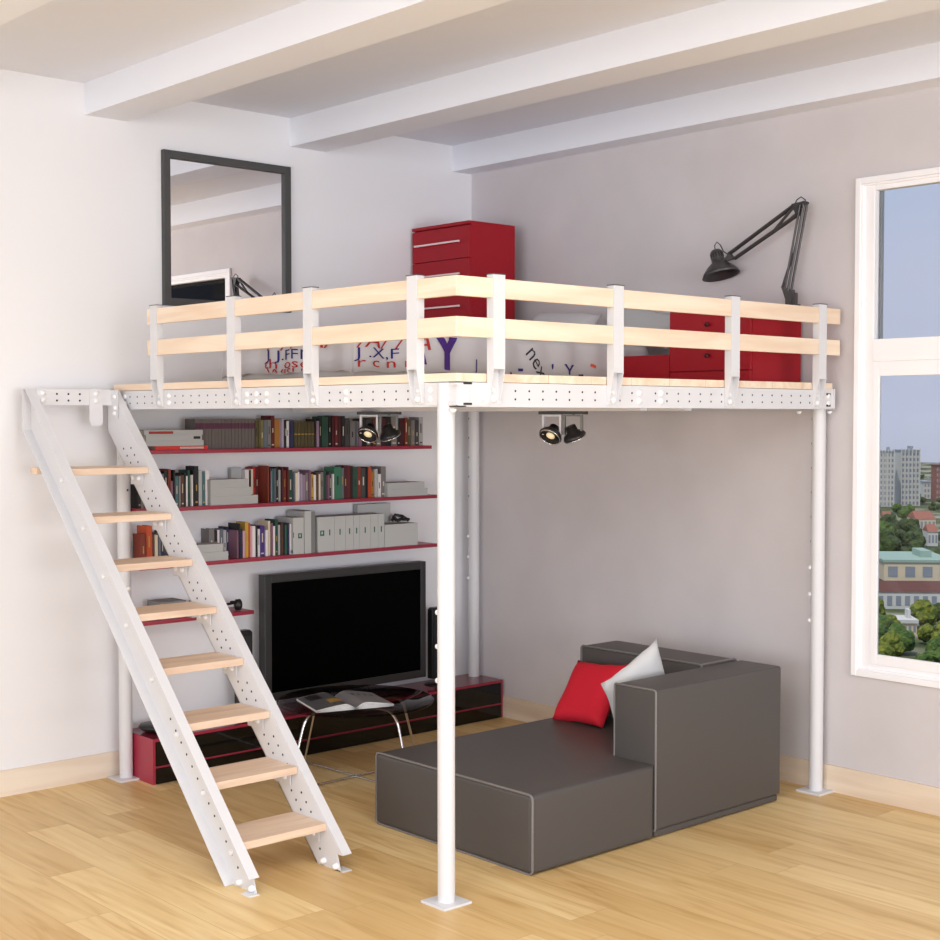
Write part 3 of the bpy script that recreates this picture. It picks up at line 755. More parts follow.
for lab, y0, y1, h in (('lower grey box of the pair beside the ladder on the third shelf', -2.13, -1.915, .046), ('upper grey box of the pair beside the ladder on the third shelf', -2.13, -1.945, .042)):
    lying('box', lab, 'box', .092, .19, y0, y1, z, h, BOXG, 'grey boxes near the ladder on the third shelf'); z += h + .0004
# magazine file, binders
b = MB(); b.box(.04, .19, -1.497, -1.425, 1.0935, 1.295)
b.box(.19, .1907, -1.4965, -1.492, 1.185, 1.215, 1).box(.19, .1907, -1.463, -1.438, 1.18, 1.208, 1).box(.19, .1907, -1.508, -1.50, 1.10, 1.12, 1)
b.box(.1907, .1912, -1.455, -1.447, 1.187, 1.203, 0)
tag(b.build('magazine_file', [BINDER, LOGO], None), 'pale grey magazine file with a square green logo, left of the taller file', 'file')
b = MB(); b.box(.02, .19, -1.42, -1.348, 1.0935, 1.328).box(.19, .191, -1.375, -1.349, 1.0935, 1.325, 1)
tag(b.build('magazine_file', [BINDER, BOXD], None), 'taller grey magazine file between the logo file and the row of binders', 'file')
ys = [-1.33, -1.212, -1.134, -1.077, -1.033, -.953, -.898, -.852]
bl = ['widest pale grey binder with square green logo, first in the binder row', 'pale grey binder second in the row on the third shelf, beside the widest one',
      'pale grey binder third in the row on the third shelf', 'pale grey narrow binder fourth in the row on the third shelf', 'pale grey wide binder fifth in the row on the third shelf',
      'pale grey binder sixth in the row on the third shelf', 'pale grey binder last in the row, beside the low grey box']
for i in range(7):
    y0, y1 = ys[i] + .0008, ys[i + 1] - .0008; b = MB(); b.box(.062, .187, y0, y1, 1.0935, 1.290)
    yc = y0 + (y1 - y0) * (.72 if i == 0 else .5)
    b.box(.187, .1877, yc - .004, yc + .004, 1.185, 1.218, 1)
    if i == 0:
        b.box(.187, .1877, y0 + .018, y0 + .046, 1.185, 1.215, 1).box(.1877, .1882, y0 + .026, y0 + .036, 1.193, 1.209, 0)
    tag(b.build('binder', [BINDER, LOGO], None, bevel=.002), bl[i], 'binder', 'grey binders on the third shelf')
b = MB(); b.box(.06, .19, -.85, -.603, 1.0935, 1.224).box(.0605, .19, -.604, -.6025, 1.0935, 1.222, 1); tag(b.build('box', [BINDER, BOXD], None, bevel=.002), 'low wide grey box at the right of the binders on the third shelf', 'box')
b = MB(); b.box(.015, .055, -.945, -.70, 1.0935, 1.34); tag(b.build('box_file', [BINDER], None, bevel=.002), 'tall grey box file standing behind the last binders on the third shelf', 'box file')
b = MB(); b.tube([(.12 + .03 * math.cos(a), -.695 + .028 * math.sin(a), 1.25 + .012 * math.sin(a * 2)) for a in [i * PI / 8 for i in range(16)]], .008, 6, closed=True)
b.tube([(.11 + .03 * math.cos(a), -.64 + .024 * math.sin(a), 1.243) for a in [i * PI / 8 for i in range(16)]], .009, 6, closed=True)
b.tube([(.09, -.72, 1.234), (.10, -.70, 1.27), (.12, -.66, 1.262), (.14, -.63, 1.235)], .010, 6)
tag(b.build('sunglasses', BLACKP, None), 'black folded sunglasses lying on the low grey box of the third shelf', 'sunglasses')
# short shelf things
b = MB(); b.box(.05, .19, -2.32, -2.17, .8105, .9); tag(b.build('box', BOXD, None, bevel=.003), 'dark grey box on the short shelf behind the ladder', 'box')
b = MB(); b.box(.06, .23, -2.16, -1.99, .8105, .822).box(.06, .232, -2.15, -2.0, .8125, .820, 1); tag(b.build('magazine', [BOXG, PAGES], None), 'magazine lying on the short shelf behind the ladder', 'magazine')
b = MB(); b.box(.03, .055, -2.06, -2.04, .8105, .875); tag(b.build('picture_card', BOXG, None), 'small grey card standing on the short shelf beside the headphones', 'card')
hp = thing('headphones', 'black headphones lying on the right end of the short shelf', 'headphones', (.12, -1.87, .8105))
MB().tube([(.12 + .045 * math.cos(a), -1.885 + .055 * math.sin(a), .85 + .012 * math.cos(a)) for a in [i * PI / 10 for i in range(11)]], .007, 8).build('headband', BLACKP, hp)
for yy in (-1.935, -1.83):
    MB().lathe([(.02, -.02), (.03, -.012), (.031, .012), (.02, .02)], (.15, yy, .842), (0.4, 1, 0), 16).build('ear_cup', BLACKP, hp)

# ============================================================ TELEVISION AND SIDEBOARD
tv = thing('television', 'large flat black television on the white wall above the sideboard', 'television', (.15, -1.2, .31))
TY0, TY1, TZ0, TZ1 = -1.665, -.513, .291, .987
b = MB(); bw = .046
b.box(.10, .16, TY0, TY0 + bw, TZ0, TZ1).box(.10, .16, TY1 - .04, TY1, TZ0, TZ1).box(.10, .16, TY0 + bw, TY1 - .04, TZ0, TZ0 + .045).box(.10, .16, TY0 + bw, TY1 - .04, TZ1 - .045, TZ1)
b.box(.10, .145, TY0 + bw, TY1 - .04, TZ0 + .045, TZ1 - .045); b.build('housing', TVB, tv, bevel=.003)
b = MB(); b.box(.1455, .154, TY0 + bw, TY1 - .04, TZ0 + .045, TZ1 - .045); b.build('screen', TVS, tv)
b = MB(); b.box(.0015, .10, -1.35, -1.0, .5, .8); b.build('wall_mount', BLACKP, tv)
sb = thing('sideboard', 'long low crimson sideboard with black gloss drawers under the television', 'sideboard', (.155, -1.23, 0))
SY0, SY1, SX = -2.44, -.022, .312
b = MB(); b.box(.018, SX, SY0, SY0 + .014, 0, .231).box(.018, SX - .002, SY1 - .014, SY1, 0, .231).box(.018, SX, SY0 + .014, SY1 - .014, .217, .231)
b.box(.018, SX, SY0 + .014, SY1 - .014, .082, .09).box(.018, SX - .03, SY0 + .014, SY1 - .014, 0.0, .01).box(.018, .026, SY0 + .014, SY1 - .014, .01, .217)
b.build('carcass', CRIM, sb)
b = MB(); b.box(.018, SX + .001, SY0, SY1, .2312, .2332); b.build('gloss_top', CONTOP, sb)
for z0, z1 in ((.092, .215), (.002, .0795)):
    for j in range(4):
        y0 = SY0 + .016 + j * (SY1 - SY0 - .032) / 4; y1 = y0 + (SY1 - SY0 - .032) / 4 - .0008
        MB().box(.03, SX + .002, y0, y1, z0, z1).build('drawer', BLACKG, sb)
# speakers
for lab, yc, xx in (('tall slim black speaker standing on the sideboard left of the television', -1.79, .15), ('tall slim black speaker standing on the sideboard right of the television', -.42, .15)):
    sp = thing('loudspeaker', lab, 'speaker', (xx, yc, .2335), 'slim speakers beside the television')
    b = MB(); pts = [(-.045, .27), (.045, .27), (.045, .70 - .012), (.03, .70), (-.03, .70), (-.045, .688)]
    b.prism([(p[0] + yc, p[1]) for p in pts], 'x', xx - .035, xx + .012); b.build('cabinet', BLACKP, sp, bevel=.004)
    b = MB(); b.box(xx + .0125, xx + .019, yc - .036, yc + .036, .29, .67); b.build('grille', mat('speaker_grille', (34, 34, 36), .8), sp, bevel=.002)
    b = MB(); b.cyl((xx, yc, .241), (xx, yc, .272), .014).lathe([(.075, .2337), (.075, .238), (.05, .243), (.0001, .244)], (xx, yc, 0)); b.build('base', BLACKP, sp)
b = MB(); b.lathe([(.03, .2335), (.085, .245), (.100, .262), (.096, .270), (.04, .276), (.0001, .277)], (.165, -2.325, 0), (0, 0, 1), 28)
tag(b.build('bowl', BLACKP, None), 'round shallow black dish on the left end of the sideboard', 'dish')

# ============================================================ COFFEE TABLE
tb = thing('coffee_table', 'round smoked glass coffee table on bent chrome wire legs', 'coffee table', (.87, -1.59, 0))
MB().lathe([(.398, .393), (.402, .397), (.402, .402), (.398, .405), (.0001, .405)], (.87, -1.59, 0), (0, 0, 1), 64).build('table_top', SMOKE, tb)
c = Vector((.87, -1.59, 0))
def bez(p, n=6):
    out = []
    for i in range(n + 1):
        t = i / n; out.append(p[0] * (1 - t) ** 2 + p[1] * 2 * t * (1 - t) + p[2] * t * t)
    return out
for k in range(4):
    a = math.radians(-90 + 90 * k + 2); d = Vector((math.cos(a), math.sin(a), 0))
    f = c + d * .43; sh = c + d * .33
    P = [f + Vector((0, 0, .012))]
    P += bez([c + d * .335 + Vector((0, 0, .31)), c + d * .312 + Vector((0, 0, .381)), c + d * .23 + Vector((0, 0, .383))])
    P += [c + d * .02 + Vector((0, 0, .384))]
    MB().tube(P, .0065, 8).build('leg', CHROME, tb)
for a in (0, 90):
    r = math.radians(a + 2); d = Vector((math.cos(r), math.sin(r), 0)); zz = Vector((0, 0, .0072 + (.001 if a else 0)))
    MB().tube([c - d * .43 + zz + Vector((0, 0, .005)), c - d * .41 + zz, c + d * .41 + zz, c + d * .43 + zz + Vector((0, 0, .005))], .0055, 8).build('floor_rod', CHROME, tb)
b = MB()
for a in (0, 90, 180, 270):
    r = math.radians(a + 2); d = Vector((math.cos(r), math.sin(r), 0)); MB().obox(c + d * .2 + Vector((0, 0, .3915)), d * .09, Vector((-d.y, d.x, 0)) * .01, (0, 0, .0012)).build('glass_support', CHROME, tb)
# open magazine: two thick fanned halves
def magazine():
    root = thing('magazine', 'open magazine lying spread on the smoked glass coffee table', 'magazine', (.95, -1.62, .4065))
    ang = math.radians(72); u = Vector((math.cos(ang), math.sin(ang), 0)); v = Vector((-u.y, u.x, 0)); c = Vector((.925, -1.70, .4062))
    PA = mat('page_white', (226, 224, 220), .5); PD = mat('page_print_dark', (86, 88, 92), .4); PGR = mat('page_print_grey', (128, 128, 132), .4); PY = mat('page_print_yellow', (176, 140, 60), .4)
    PB = mat('page_print_black', (30, 32, 34), .4)
    for sgn in (-1, 1):
        W = .20; Hh = .165; n = 12; top = []; bot = []
        for i in range(n + 1):
            t = i / n; xx = sgn * (.002 + W * t)
            zt = .006 + .030 * math.sin(min(1, t * 3.2) * PI / 2) * (1 - t ** 1.5 * .86)
            top.append((xx, zt)); bot.append((xx, .0008))
        b = MB(); prof = top + bot[::-1]
        vs = [c + u * p[0] + v * -Hh + Vector((0, 0, p[1])) for p in prof] + [c + u * p[0] + v * Hh + Vector((0, 0, p[1])) for p in prof]
        N = len(prof)
        b.add(vs, [(i, (i + 1) % N, N + (i + 1) % N, N + i) for i in range(N)], 0, True)
        b.add(vs[:N], [list(range(N))], 0); b.add(vs[N:], [list(range(N))[::-1]], 0)
        b.build('page_block', PA, root)
        # printed upper leaf
        b = MB(); q = [(p[0], p[1] + .0008) for p in top]
        vs = []; rows = 8
        for j in range(rows + 1):
            s_ = -Hh + .006 + (2 * Hh - .012) * j / rows
            for p in q: vs.append(c + u * p[0] + v * s_ + Vector((0, 0, p[1])))
        K = n + 1
        for j in range(rows):
            for i in range(n):
                m = 0
                if sgn < 0:
                    m = 2 if (j >= 5 and 6 <= i <= 9) else 3 if (2 <= j <= 3 and 2 <= i <= 5) else 0
                else: m = 2 if (j == 5 and 3 <= i <= 9 and i % 2) else 1
                b.add([vs[j * K + i], vs[j * K + i + 1], vs[(j + 1) * K + i + 1], vs[(j + 1) * K + i]], [(0, 1, 2, 3)], m)
        b.build('printed_page', [PD, PGR, PB, PY], root)
        # visible fanned page edges
        b = MB()
        for k in range(4):
            f_ = .22 + .2 * k
            b.tube([c + u * p[0] + v * (-Hh - .001) + Vector((0, 0, max(.001, p[1] * f_))) for p in top], .0007, 4)
        b.build('page_edge', PB, root)
magazine()

# ============================================================ SOFA
def slab(bm_, m):
    pass
sofa = thing('modular_sofa', 'grey leatherette modular sofa with a long low chaise under the loft', 'sofa', (2.09, -1.2, 0))
def pad(name, x0, x1, y0, y1, z0, z1, r, m=LEATH, seg=4, pipe=None):
    o = rbox(name, x0, x1, y0, y1, z0, z1, m, sofa, r, seg)
    if pipe:
        for ax, val in pipe:
            b = MB(); e = r * .8
            if ax == 'y':
                P = [(x0 + e, z0 + .004), (x1 - e, z0 + .004)]
                pts = []
                for cx_, cz_, a0 in ((x1 - e, z0 + e, -90), (x1 - e, z1 - e, 0), (x0 + e, z1 - e, 90), (x0 + e, z0 + e, 180)):
                    for i in range(5):
                        a = math.radians(a0 + 90 * i / 4); pts.append((cx_ + e * math.cos(a), val, cz_ + e * math.sin(a)))
            else:
                pts = []
                for cy_, cz_, a0 in ((y1 - e, z0 + e, -90), (y1 - e, z1 - e, 0), (y0 + e, z1 - e, 90), (y0 + e, z0 + e, 180)):
                    for i in range(5):
                        a = math.radians(a0 + 90 * i / 4); pts.append((val, cy_ + e * math.cos(a), cz_ + e * math.sin(a)))
            b.tube(pts, .005, 6, closed=True); b.build('piping', PIPE, o)
    return o
def lshape():
    bm = bmesh.new(); P = [(1.59, -2.03), (2.60, -2.03), (2.60, -1.275), (2.354, -1.275), (2.354, -.645), (1.59, -.645)]
    lo = [bm.verts.new((x, y, .004)) for x, y in P]; hi = [bm.verts.new((x, y, .328)) for x, y in P]
    bm.faces.new(lo[::-1]); bm.faces.new(hi)
    for i in range(6): bm.faces.new((lo[i], lo[(i + 1) % 6], hi[(i + 1) % 6], hi[i]))
    bmesh.ops.recalc_face_normals(bm, faces=bm.faces)
    es = [e for e in bm.edges if not any(abs(v.co.x - 2.354) < .001 and abs(v.co.y + 1.275) < .001 for v in e.verts)]
    bmesh.ops.bevel(bm, geom=es, offset=.024, segments=4, profile=.6, affect='EDGES')
    return frombm('chaise', bm, LEATH, sofa)
ch = lshape()
e_ = .02; pts = []
for cx_, cz_, a0 in ((2.60 - e_, .004 + e_, -90), (2.60 - e_, .328 - e_, 0), (1.59 + e_, .328 - e_, 90), (1.59 + e_, .004 + e_, 180)):
    for i in range(5):
        a = math.radians(a0 + 90 * i / 4); pts.append((cx_ + e_ * math.cos(a), -2.024, cz_ + e_ * math.sin(a)))
MB().tube(pts, .0055, 6, closed=True).build('piping', PIPE, ch)
pad('back_base', 1.555, 2.355, -.642, -.37, .004, .32, .015)
pad('backrest', 1.555, 2.352, -.64, -.365, .322, .662, .022, pipe=[('y', -.638), ('x', 2.345)])
pad('armrest', 2.358, 2.60, -1.270, -.345, .035, .655, .014, pipe=[('y', -1.268)])
pad('arm_base', 2.36, 2.592, -1.262, -.36, .004, .034, .008)

def cushion(name, lab, c, w, h, th, rot, m):
    """pillow with pinched corners; rot = Matrix 3x3"""
    n = 14; bm = bmesh.new(); grid = {}
    for side in (1, -1):
        for i in range(n + 1):
            for j in range(n + 1):
                u = -1 + 2 * i / n; v = -1 + 2 * j / n
                if side == -1 and (i in (0, n) or j in (0, n)): grid[(side, i, j)] = grid[(1, i, j)]; continue
                f = (1 - u ** 4) * (1 - v ** 4); pz = side * th * (max(f, 0) ** .55)
                pin = 1 - .07 * (1 - v * v) if True else 1
                x = u * w / 2 * (1 - .08 * (1 - v * v) * abs(u) ** 2); y = v * h / 2 * (1 - .08 * (1 - u * u) * abs(v) ** 2)
                wr = .004 * math.sin(u * 9 + v * 5) * (1 - f)
                grid[(side, i, j)] = bm.verts.new(Vector(c) + rot @ Vector((x, y, pz + wr)))
    for side in (1, -1):
        for i in range(n):
            for j in range(n):
                q = [grid[(side, i, j)], grid[(side, i + 1, j)], grid[(side, i + 1, j + 1)], grid[(side, i, j + 1)]]
                if side < 0: q.reverse()
                try: bm.faces.new(q)
                except ValueError: pass
    me = bpy.data.meshes.new(name); o_ = Vector((c[0], c[1], min(v.co.z for v in bm.verts)))
    for v in bm.verts: v.co -= o_
    for f in bm.faces: f.smooth = True
    bm.to_mesh(me); bm.free(); me.materials.append(m)
    o = bpy.data.objects.new(name, me); COL.objects.link(o); o.location = o_
    tag(o, lab, 'cushion'); return o
def basis(n_, up):
    n_ = Vector(n_).normalized(); up = Vector(up); x = up.cross(n_).normalized(); y = n_.cross(x)
    return Matrix((x, y, n_)).transposed()
cushion('cushion', 'bright red square cushion leaning on the sofa backrest', (1.785, -.815, .468), .345, .36, .055, basis((-.02, -.78, .62), (-.06, .62, .78)), REDC)
cushion('cushion', 'pale grey square cushion leaning on the inner side of the armrest', (2.235, -.965, .555), .40, .37, .042, basis((-.97, .02, .12), (.05, -.45, .89)), GREYC)

# ============================================================ UNDER-LOFT SPOTLIGHTS
SPG = emit('halogen_glow', (255, 232, 190), .35)
def spot(x, y, ang, lab):
    r = thing('spotlight', lab, 'spotlight', (x, y, 1.66), 'spotlights under the loft platform')
    d = Vector((math.cos(ang), math.sin(ang), 0)); t = Vector((-d.y, d.x, 0)); c = Vector((x, y, 0))
    b = MB(); b.obox(c + Vector((0, 0, 1.870)), t * .11, d * .05, (0, 0, .0075)); b.build('mounting_plate', LAMPD, r)
    for s_ in (-1, 1):
        cc = c + t * (.052 * s_); b = MB(); tl = Vector((0, 0, 0))
        # square bracket
        for q in (-.043, .043): b.obox(cc + t * q + d * .01 + Vector((0, 0, 1.8085)), t * .005, d * .012, (0, 0, .044))
        b.obox(cc + d * .01 + Vector((0, 0, 1.8565)), t * .048, d * .012, (0, 0, .004))
        b.cyl(cc + Vector((0, 0, 1.855)), cc + Vector((0, 0, 1.865)), .006)
        br = b.build('bracket', STEEL if s_ * 1 < 0 else BOXD, r)
        ax = ((d * .9 - t * .25 + Vector((0, 0, -1.0))) if s_ < 0 else (d * -.35 + t * .35 + Vector((0, 0, -1.0)))).normalized(); hc = cc + d * .012 + Vector((0, 0, 1.775))
        hd = MB().lathe([(.018, -.035), (.026, -.034), (.028, -.006), (.05, .006), (.058, .022), (.056, .028), (.052, .028), (.044, .02), (.0001, .016)], hc, ax, 24).build('lamp_head', mat('spot_black', (30, 30, 32), .35), br)
        # lamp ring and bulb
        b = MB(); w_ = ax.orthogonal().normalized(); w2 = ax.cross(w_)
        b.tube([hc + ax * .031 + (w_ * math.cos(a) + w2 * math.sin(a)) * .052 for a in [i * PI / 12 for i in range(24)]], .0035, 6, closed=True)
        b.build('chrome_ring', CHROME, hd)
        MB().lathe([(.02, .0), (.022, .006), (.012, .012), (.0001, .014)], hc + ax * .017, ax, 14).build('bulb', SPG, hd)
spot(.80, -1.375, math.radians(-48), 'black twin spotlight under the loft in front of the top shelf')
spot(1.85, -1.08, math.radians(-62), 'black twin spotlight under the loft in front of the grey wall')

# ============================================================ ON THE LOFT
DZ = 2.0145
dr = thing('chest_of_drawers', 'tall red chest of five drawers in the corner of the loft', 'chest of drawers', (.275, -.32, DZ))
dx0, dx1, dy0, dy1, dz1 = .02, .53, -.50, -.133, 2.981
b = MB(); b.box(dx0, dx1, dy0 + .02, dy1, DZ + .001, dz1 - .018).box(dx0, dx1, dy0, dy1, dz1 - .018, dz1); b.build('carcass', RED, dr, bevel=.001)
hgt = (dz1 - .019 - DZ - .012) / 5
for k in range(5):
    z0 = DZ + .008 + k * hgt
    d_ = MB().box(dx0 + .002, dx1, dy0, dy0 + .0195, z0, z0 + hgt - .004).build('drawer', RED, dr, bevel=.0012)
    zz = z0 + hgt * .52
    h_ = MB(); h_.box(.06, .465, dy0 - .022, dy0 - .014, zz - .005, zz + .005).box(.07, .082, dy0 - .014, dy0, zz - .004, zz + .004).box(.44, .452, dy0 - .014, dy0, zz - .004, zz + .004)
    h_.build('handle', mat('pale_handle', (232, 214, 214), .3), d_, bevel=.001)
# low red cabinet pair by the grey wall
cb2 = thing('cabinet', 'red bedside cabinet with desk lamp on it, against the grey wall', 'cabinet', (2.22, -.23, DZ))
cx0, cx1, cy0, cy1, cz = 1.975, 2.475, -.443, -.03, 2.392
b = MB(); b.box(cx0, cx1, cy0 + .02, cy1, DZ + .001, cz - .014).box(cx0, cx1, cy0, cy1, cz - .014, cz); b.build('carcass', RED, cb2, bevel=.001)
for z0, z1 in ((DZ + .004, 2.074), (2.078, 2.225), (2.229, 2.377)):
    d_ = MB().box(cx0 + .002, cx1 - .002, cy0, cy0 + .0195, z0, z1).build('drawer', RED, cb2, bevel=.0012)
    if z0 > 2.05: MB().lathe([(.006, 0), (.006, .01), (.012, .014), (.012, .02), (.0001, .022)], (2.225, cy0, (z0 + z1) / 2), (0, -1, 0), 12).build('knob', REDD, d_)
b = MB(); b.box(1.66, 1.972, -.443, -.03, DZ + .001, 2.165)
tag(b.build('low_cabinet', RED, None, bevel=.002), 'low red box cabinet between the bed and the bedside cabinet', 'cabinet')

# bed: mattress, duvet with print
BX0, BX1, BY0, BY1 = .565, 1.64, -2.2, -.235
tag(rbox('mattress', BX0 + .04, BX1 - .04, BY0 + .04, BY1 - .02, DZ + .0005, 2.13, MATTR, None, .03, 3), 'pale mattress lying on the loft deck under the printed duvet', 'mattress')
def duvet():
    nx, ny = 64, 88; bm = bmesh.new(); V = {}
    rn = random.Random(5)
    import mathutils
    for i in range(nx + 1):
        for j in range(ny + 1):
            s = i / nx * 2 - 1; t = j / ny * 2 - 1
            # wrap: map outer band down the sides
            def wrap(q, half, flat):
                a = abs(q); lim = .86
                if a <= lim: return q / lim * flat, 0.0
                e = (a - lim) / (1 - lim); ang = min(1, e * 1.5) * PI / 2
                out = flat + (half - flat) * math.sin(ang); down = (half - flat) * (1 - math.cos(ang)) + max(0, e - .667) * .42
                return math.copysign(out, q), down
            hx = (BX1 - BX0) / 2; hy = (BY1 - BY0) / 2
            px, d1 = wrap(s, hx, hx - .05); py, d2 = wrap(t, hy, hy - .05)
            dn = max(d1, d2) if min(d1, d2) < .02 else math.hypot(d1, d2)
            x = (BX0 + BX1) / 2 + px; y = (BY0 + BY1) / 2 + py
            nz = mathutils.noise.noise(Vector((x * 3.2, y * 3.2, 1.3))) * .012 + mathutils.noise.noise(Vector((x * 9 + y * 3, y * 7, 4.1))) * .007
            fold = .007 * math.sin(x * 34 + 3 * math.sin(y * 6)) * (1 if d2 > .01 else .3) + .008 * math.sin(y * 30 + 2 * math.sin(x * 5)) * (1 if d1 > .01 else .3)
            z = 2.24 + nz + fold * .4 - dn
            z = max(z, DZ + .003)
            if d1 > .01: x += fold * (1 if px > 0 else -1)
            if d2 > .01: y += fold * (1 if py > 0 else -1)
            V[(i, j)] = bm.verts.new((x, y, z))
    for i in range(nx):
        for j in range(ny): bm.faces.new((V[(i, j)], V[(i + 1, j)], V[(i + 1, j + 1)], V[(i, j + 1)]))
    tree = BVHTree.FromBMesh(bm)
    o = frombm('duvet', bm, DUVET, None); tag(o, 'white duvet printed with red, navy and purple lettering on the loft bed', 'duvet')
    sl = o.modifiers.new('thick', 'SOLIDIFY'); sl.thickness = .004; sl.offset = -1
    return o, tree
duv, DT = duvet()
def letter(txt, size, origin, uu, vv, into, m, rot=0, shear=0, sx=1, bold=0):
    cu = bpy.data.curves.new('t', 'FONT'); cu.body = txt; cu.size = size; cu.resolution_u = 2; cu.shear = shear; cu.offset = bold
    tmp = bpy.data.objects.new('t', cu); COL.objects.link(tmp); dg = bpy.context.evaluated_depsgraph_get(); dg.update()
    me = bpy.data.meshes.new_from_object(tmp.evaluated_get(dg)); bpy.data.objects.remove(tmp); bpy.data.curves.remove(cu)
    bm = bmesh.new(); bm.from_mesh(me); bpy.data.meshes.remove(me)
    bmesh.ops.triangulate(bm, faces=bm.faces[:])
    for _ in range(3):
        es = [e for e in bm.edges if e.calc_length() > .02]
        if es: bmesh.ops.subdivide_edges(bm, edges=es, cuts=1)
        bmesh.ops.triangulate(bm, faces=bm.faces[:])
    O = Vector(origin); uu = Vector(uu).normalized(); vv = Vector(vv).normalized(); into = Vector(into).normalized(); dead = []
    cr, sr = math.cos(rot), math.sin(rot)
    for v in bm.verts:
        v.co.x *= sx; a, b_ = v.co.x * cr - v.co.y * sr, v.co.x * sr + v.co.y * cr
        p = O + uu * a + vv * b_
        hit = DT.ray_cast(p - into * .5, into)
        if hit[0] is None: dead.append(v); v.co = p
        else: v.co = hit[0] - into * .0035
    if dead: bmesh.ops.delete(bm, geom=dead, context='VERTS')
    if len(bm.faces) == 0: bm.free(); return
    frombm('lettering', bm, m, duv, smooth=False)
fr = dict(uu=(1, 0, 0), vv=(0, .25, 1), into=(0, 1, -.35))
letter('/ / / /A/', .095, (1.00, -2.25, 2.178), m=INKR, shear=.3, sx=1.75, **fr)
letter('J J.FFN.', .062, (1.0, -2.25, 2.133), m=INKN, sx=2.1, **fr)
letter('th osee', .06, (.97, -2.25, 2.092), m=INKR, sx=2.3, **fr)
letter('WISHES', .05, (1.0, -2.25, 2.054), m=INKR, sx=2.3, **fr)
sd = dict(uu=(0, 1, 0), vv=(-.25, 0, 1), into=(-1, 0, -.35))
letter('/A/ / /A', .095, (1.70, -2.17, 2.178), m=INKR, shear=.3, sx=1.5, **sd)
letter('J .X,F', .062, (1.70, -2.17, 2.133), m=INKN, sx=1.8, **sd)
letter('r c n r', .06, (1.70, -2.17, 2.092), m=INKR, sx=2.0, **sd)
letter('Y', .19, (1.70, -1.70, 2.10), m=INKP, bold=.012, **sd)
letter('\\', .11, (1.70, -1.80, 2.12), m=INKP, bold=.006, **sd)
letter('r', .10, (1.70, -1.88, 2.12), m=INKO, bold=.008, **sd)
letter('J', .07, (1.70, -1.47, 2.09), m=INKN, **sd)
letter('nex', .11, (1.74, -1.13, 2.20), m=INKB, rot=-.95, **sd)
letter('. -', .14, (1.70, -1.25, 2.07), m=INKN, **sd)
letter('r .o  co', .07, (1.70, -1.50, 2.04), m=INKO, sx=1.5, **sd)
letter("',.Y -", .10, (1.70, -.95, 2.06), m=INKN, sx=1.3, **sd)
letter('-', .16, (1.70, -.69, 2.10), m=INKO, rot=-.3, **sd)
# pillows at the wall end
def pillow(lab, c, w, h, th, rot, m):
    o = cushion('pillow', lab, c, w, h, th, rot, m); o['category'] = 'pillow'; return o
pillow('white printed pillow leaning at the head of the loft bed', (1.17, -.45, 2.305), .46, .34, .055, basis((.1, -.7, .8), (0, 1, .7)), DUVET)
pillow('grey pillow at the head of the loft bed beside the red cabinet', (1.585, -.185, 2.33), .46, .26, .05, basis((.25, -.55, .8), (0, 1, .6)), PILLOWM)

# desk lamp
lp = thing('desk_lamp', 'graphite adjustable desk lamp clamped on the red bedside cabinet', 'lamp', (2.47, -.12, cz))
LY = -.12
def P(x, z, dy=0): return (x, LY + dy, z)
b = MB(); b.box(2.44, 2.512, LY - .03, LY + .03, cz + .001, cz + .012).box(2.455, 2.49, LY - .018, LY + .018, cz + .012, 2.445).box(2.488, 2.508, LY - .012, LY + .012, cz + .012, 2.46)
b.prism([(2.425, 2.495), (2.435, 2.475), (2.452, 2.43), (2.492, 2.43), (2.49, 2.475)], 'y', LY - .014, LY + .014); b.build('base', LAMPM, lp)
b = MB()
for dy in (-.014, .014):
    b.cyl(P(2.467, 2.471, dy), P(2.556, 2.887, dy), .0065, 8).cyl(P(2.449, 2.48, dy), P(2.535, 2.885, dy), .0055, 8)
b.cyl(P(2.425, 2.489, 0), P(2.489, 2.655, 0), .007, 8).cyl(P(2.489, 2.655, 0), P(2.552, 2.885), .0035, 6)
b.build('lower_arm', LAMPM, lp)
b = MB(); b.prism([(2.487, 2.893), (2.56, 2.900), (2.565, 2.888), (2.525, 2.882), (2.528, 2.838), (2.515, 2.834)], 'y', LY - .02, LY + .02); b.build('elbow', LAMPD, lp)
b = MB()
for dy in (-.01, .01):
    b.cyl(P(2.495, 2.890, dy), P(2.100, 2.686, dy), .0065, 8).cyl(P(2.520, 2.843, dy), P(2.127, 2.656, dy), .0065, 8)
b.cyl(P(2.487, 2.88), P(2.372, 2.775), .008, 8).cyl(P(2.515, 2.855), P(2.375, 2.772), .004, 6); b.build('upper_arm', LAMPM, lp)
b = MB(); b.prism([(2.103, 2.692), (2.13, 2.655), (2.085, 2.650), (2.06, 2.652), (2.085, 2.67)], 'y', LY - .012, LY + .012).cyl(P(2.065, 2.655), P(2.04, 2.655), .008, 8); b.build('head_joint', LAMPM, lp)
cap = Vector(P(2.010, 2.712)); rim = Vector(P(2.047, 2.578)); dn = (rim - cap).normalized()
sh = MB().lathe([(.0001, 0), (.022, .001), (.032, .012), (.034, .04), (.034, .066), (.042, .072), (.066, .092), (.088, .118), (.099, .140), (.096, .140), (.085, .119), (.064, .096), (.04, .078), (.0001, .07)], cap, dn, 28).build('lamp_shade', LAMPM, lp)
b = MB(); w_ = dn.orthogonal().normalized(); w2 = dn.cross(w_)
for i in range(14):
    a = i * 2 * PI / 14; d_ = w_ * math.cos(a) + w2 * math.sin(a); b.obox(cap + dn * .032 + d_ * .0335, d_ * .001, d_.cross(dn) * .0028, dn * .012)
b.build('vent_slot', HOLE, sh)
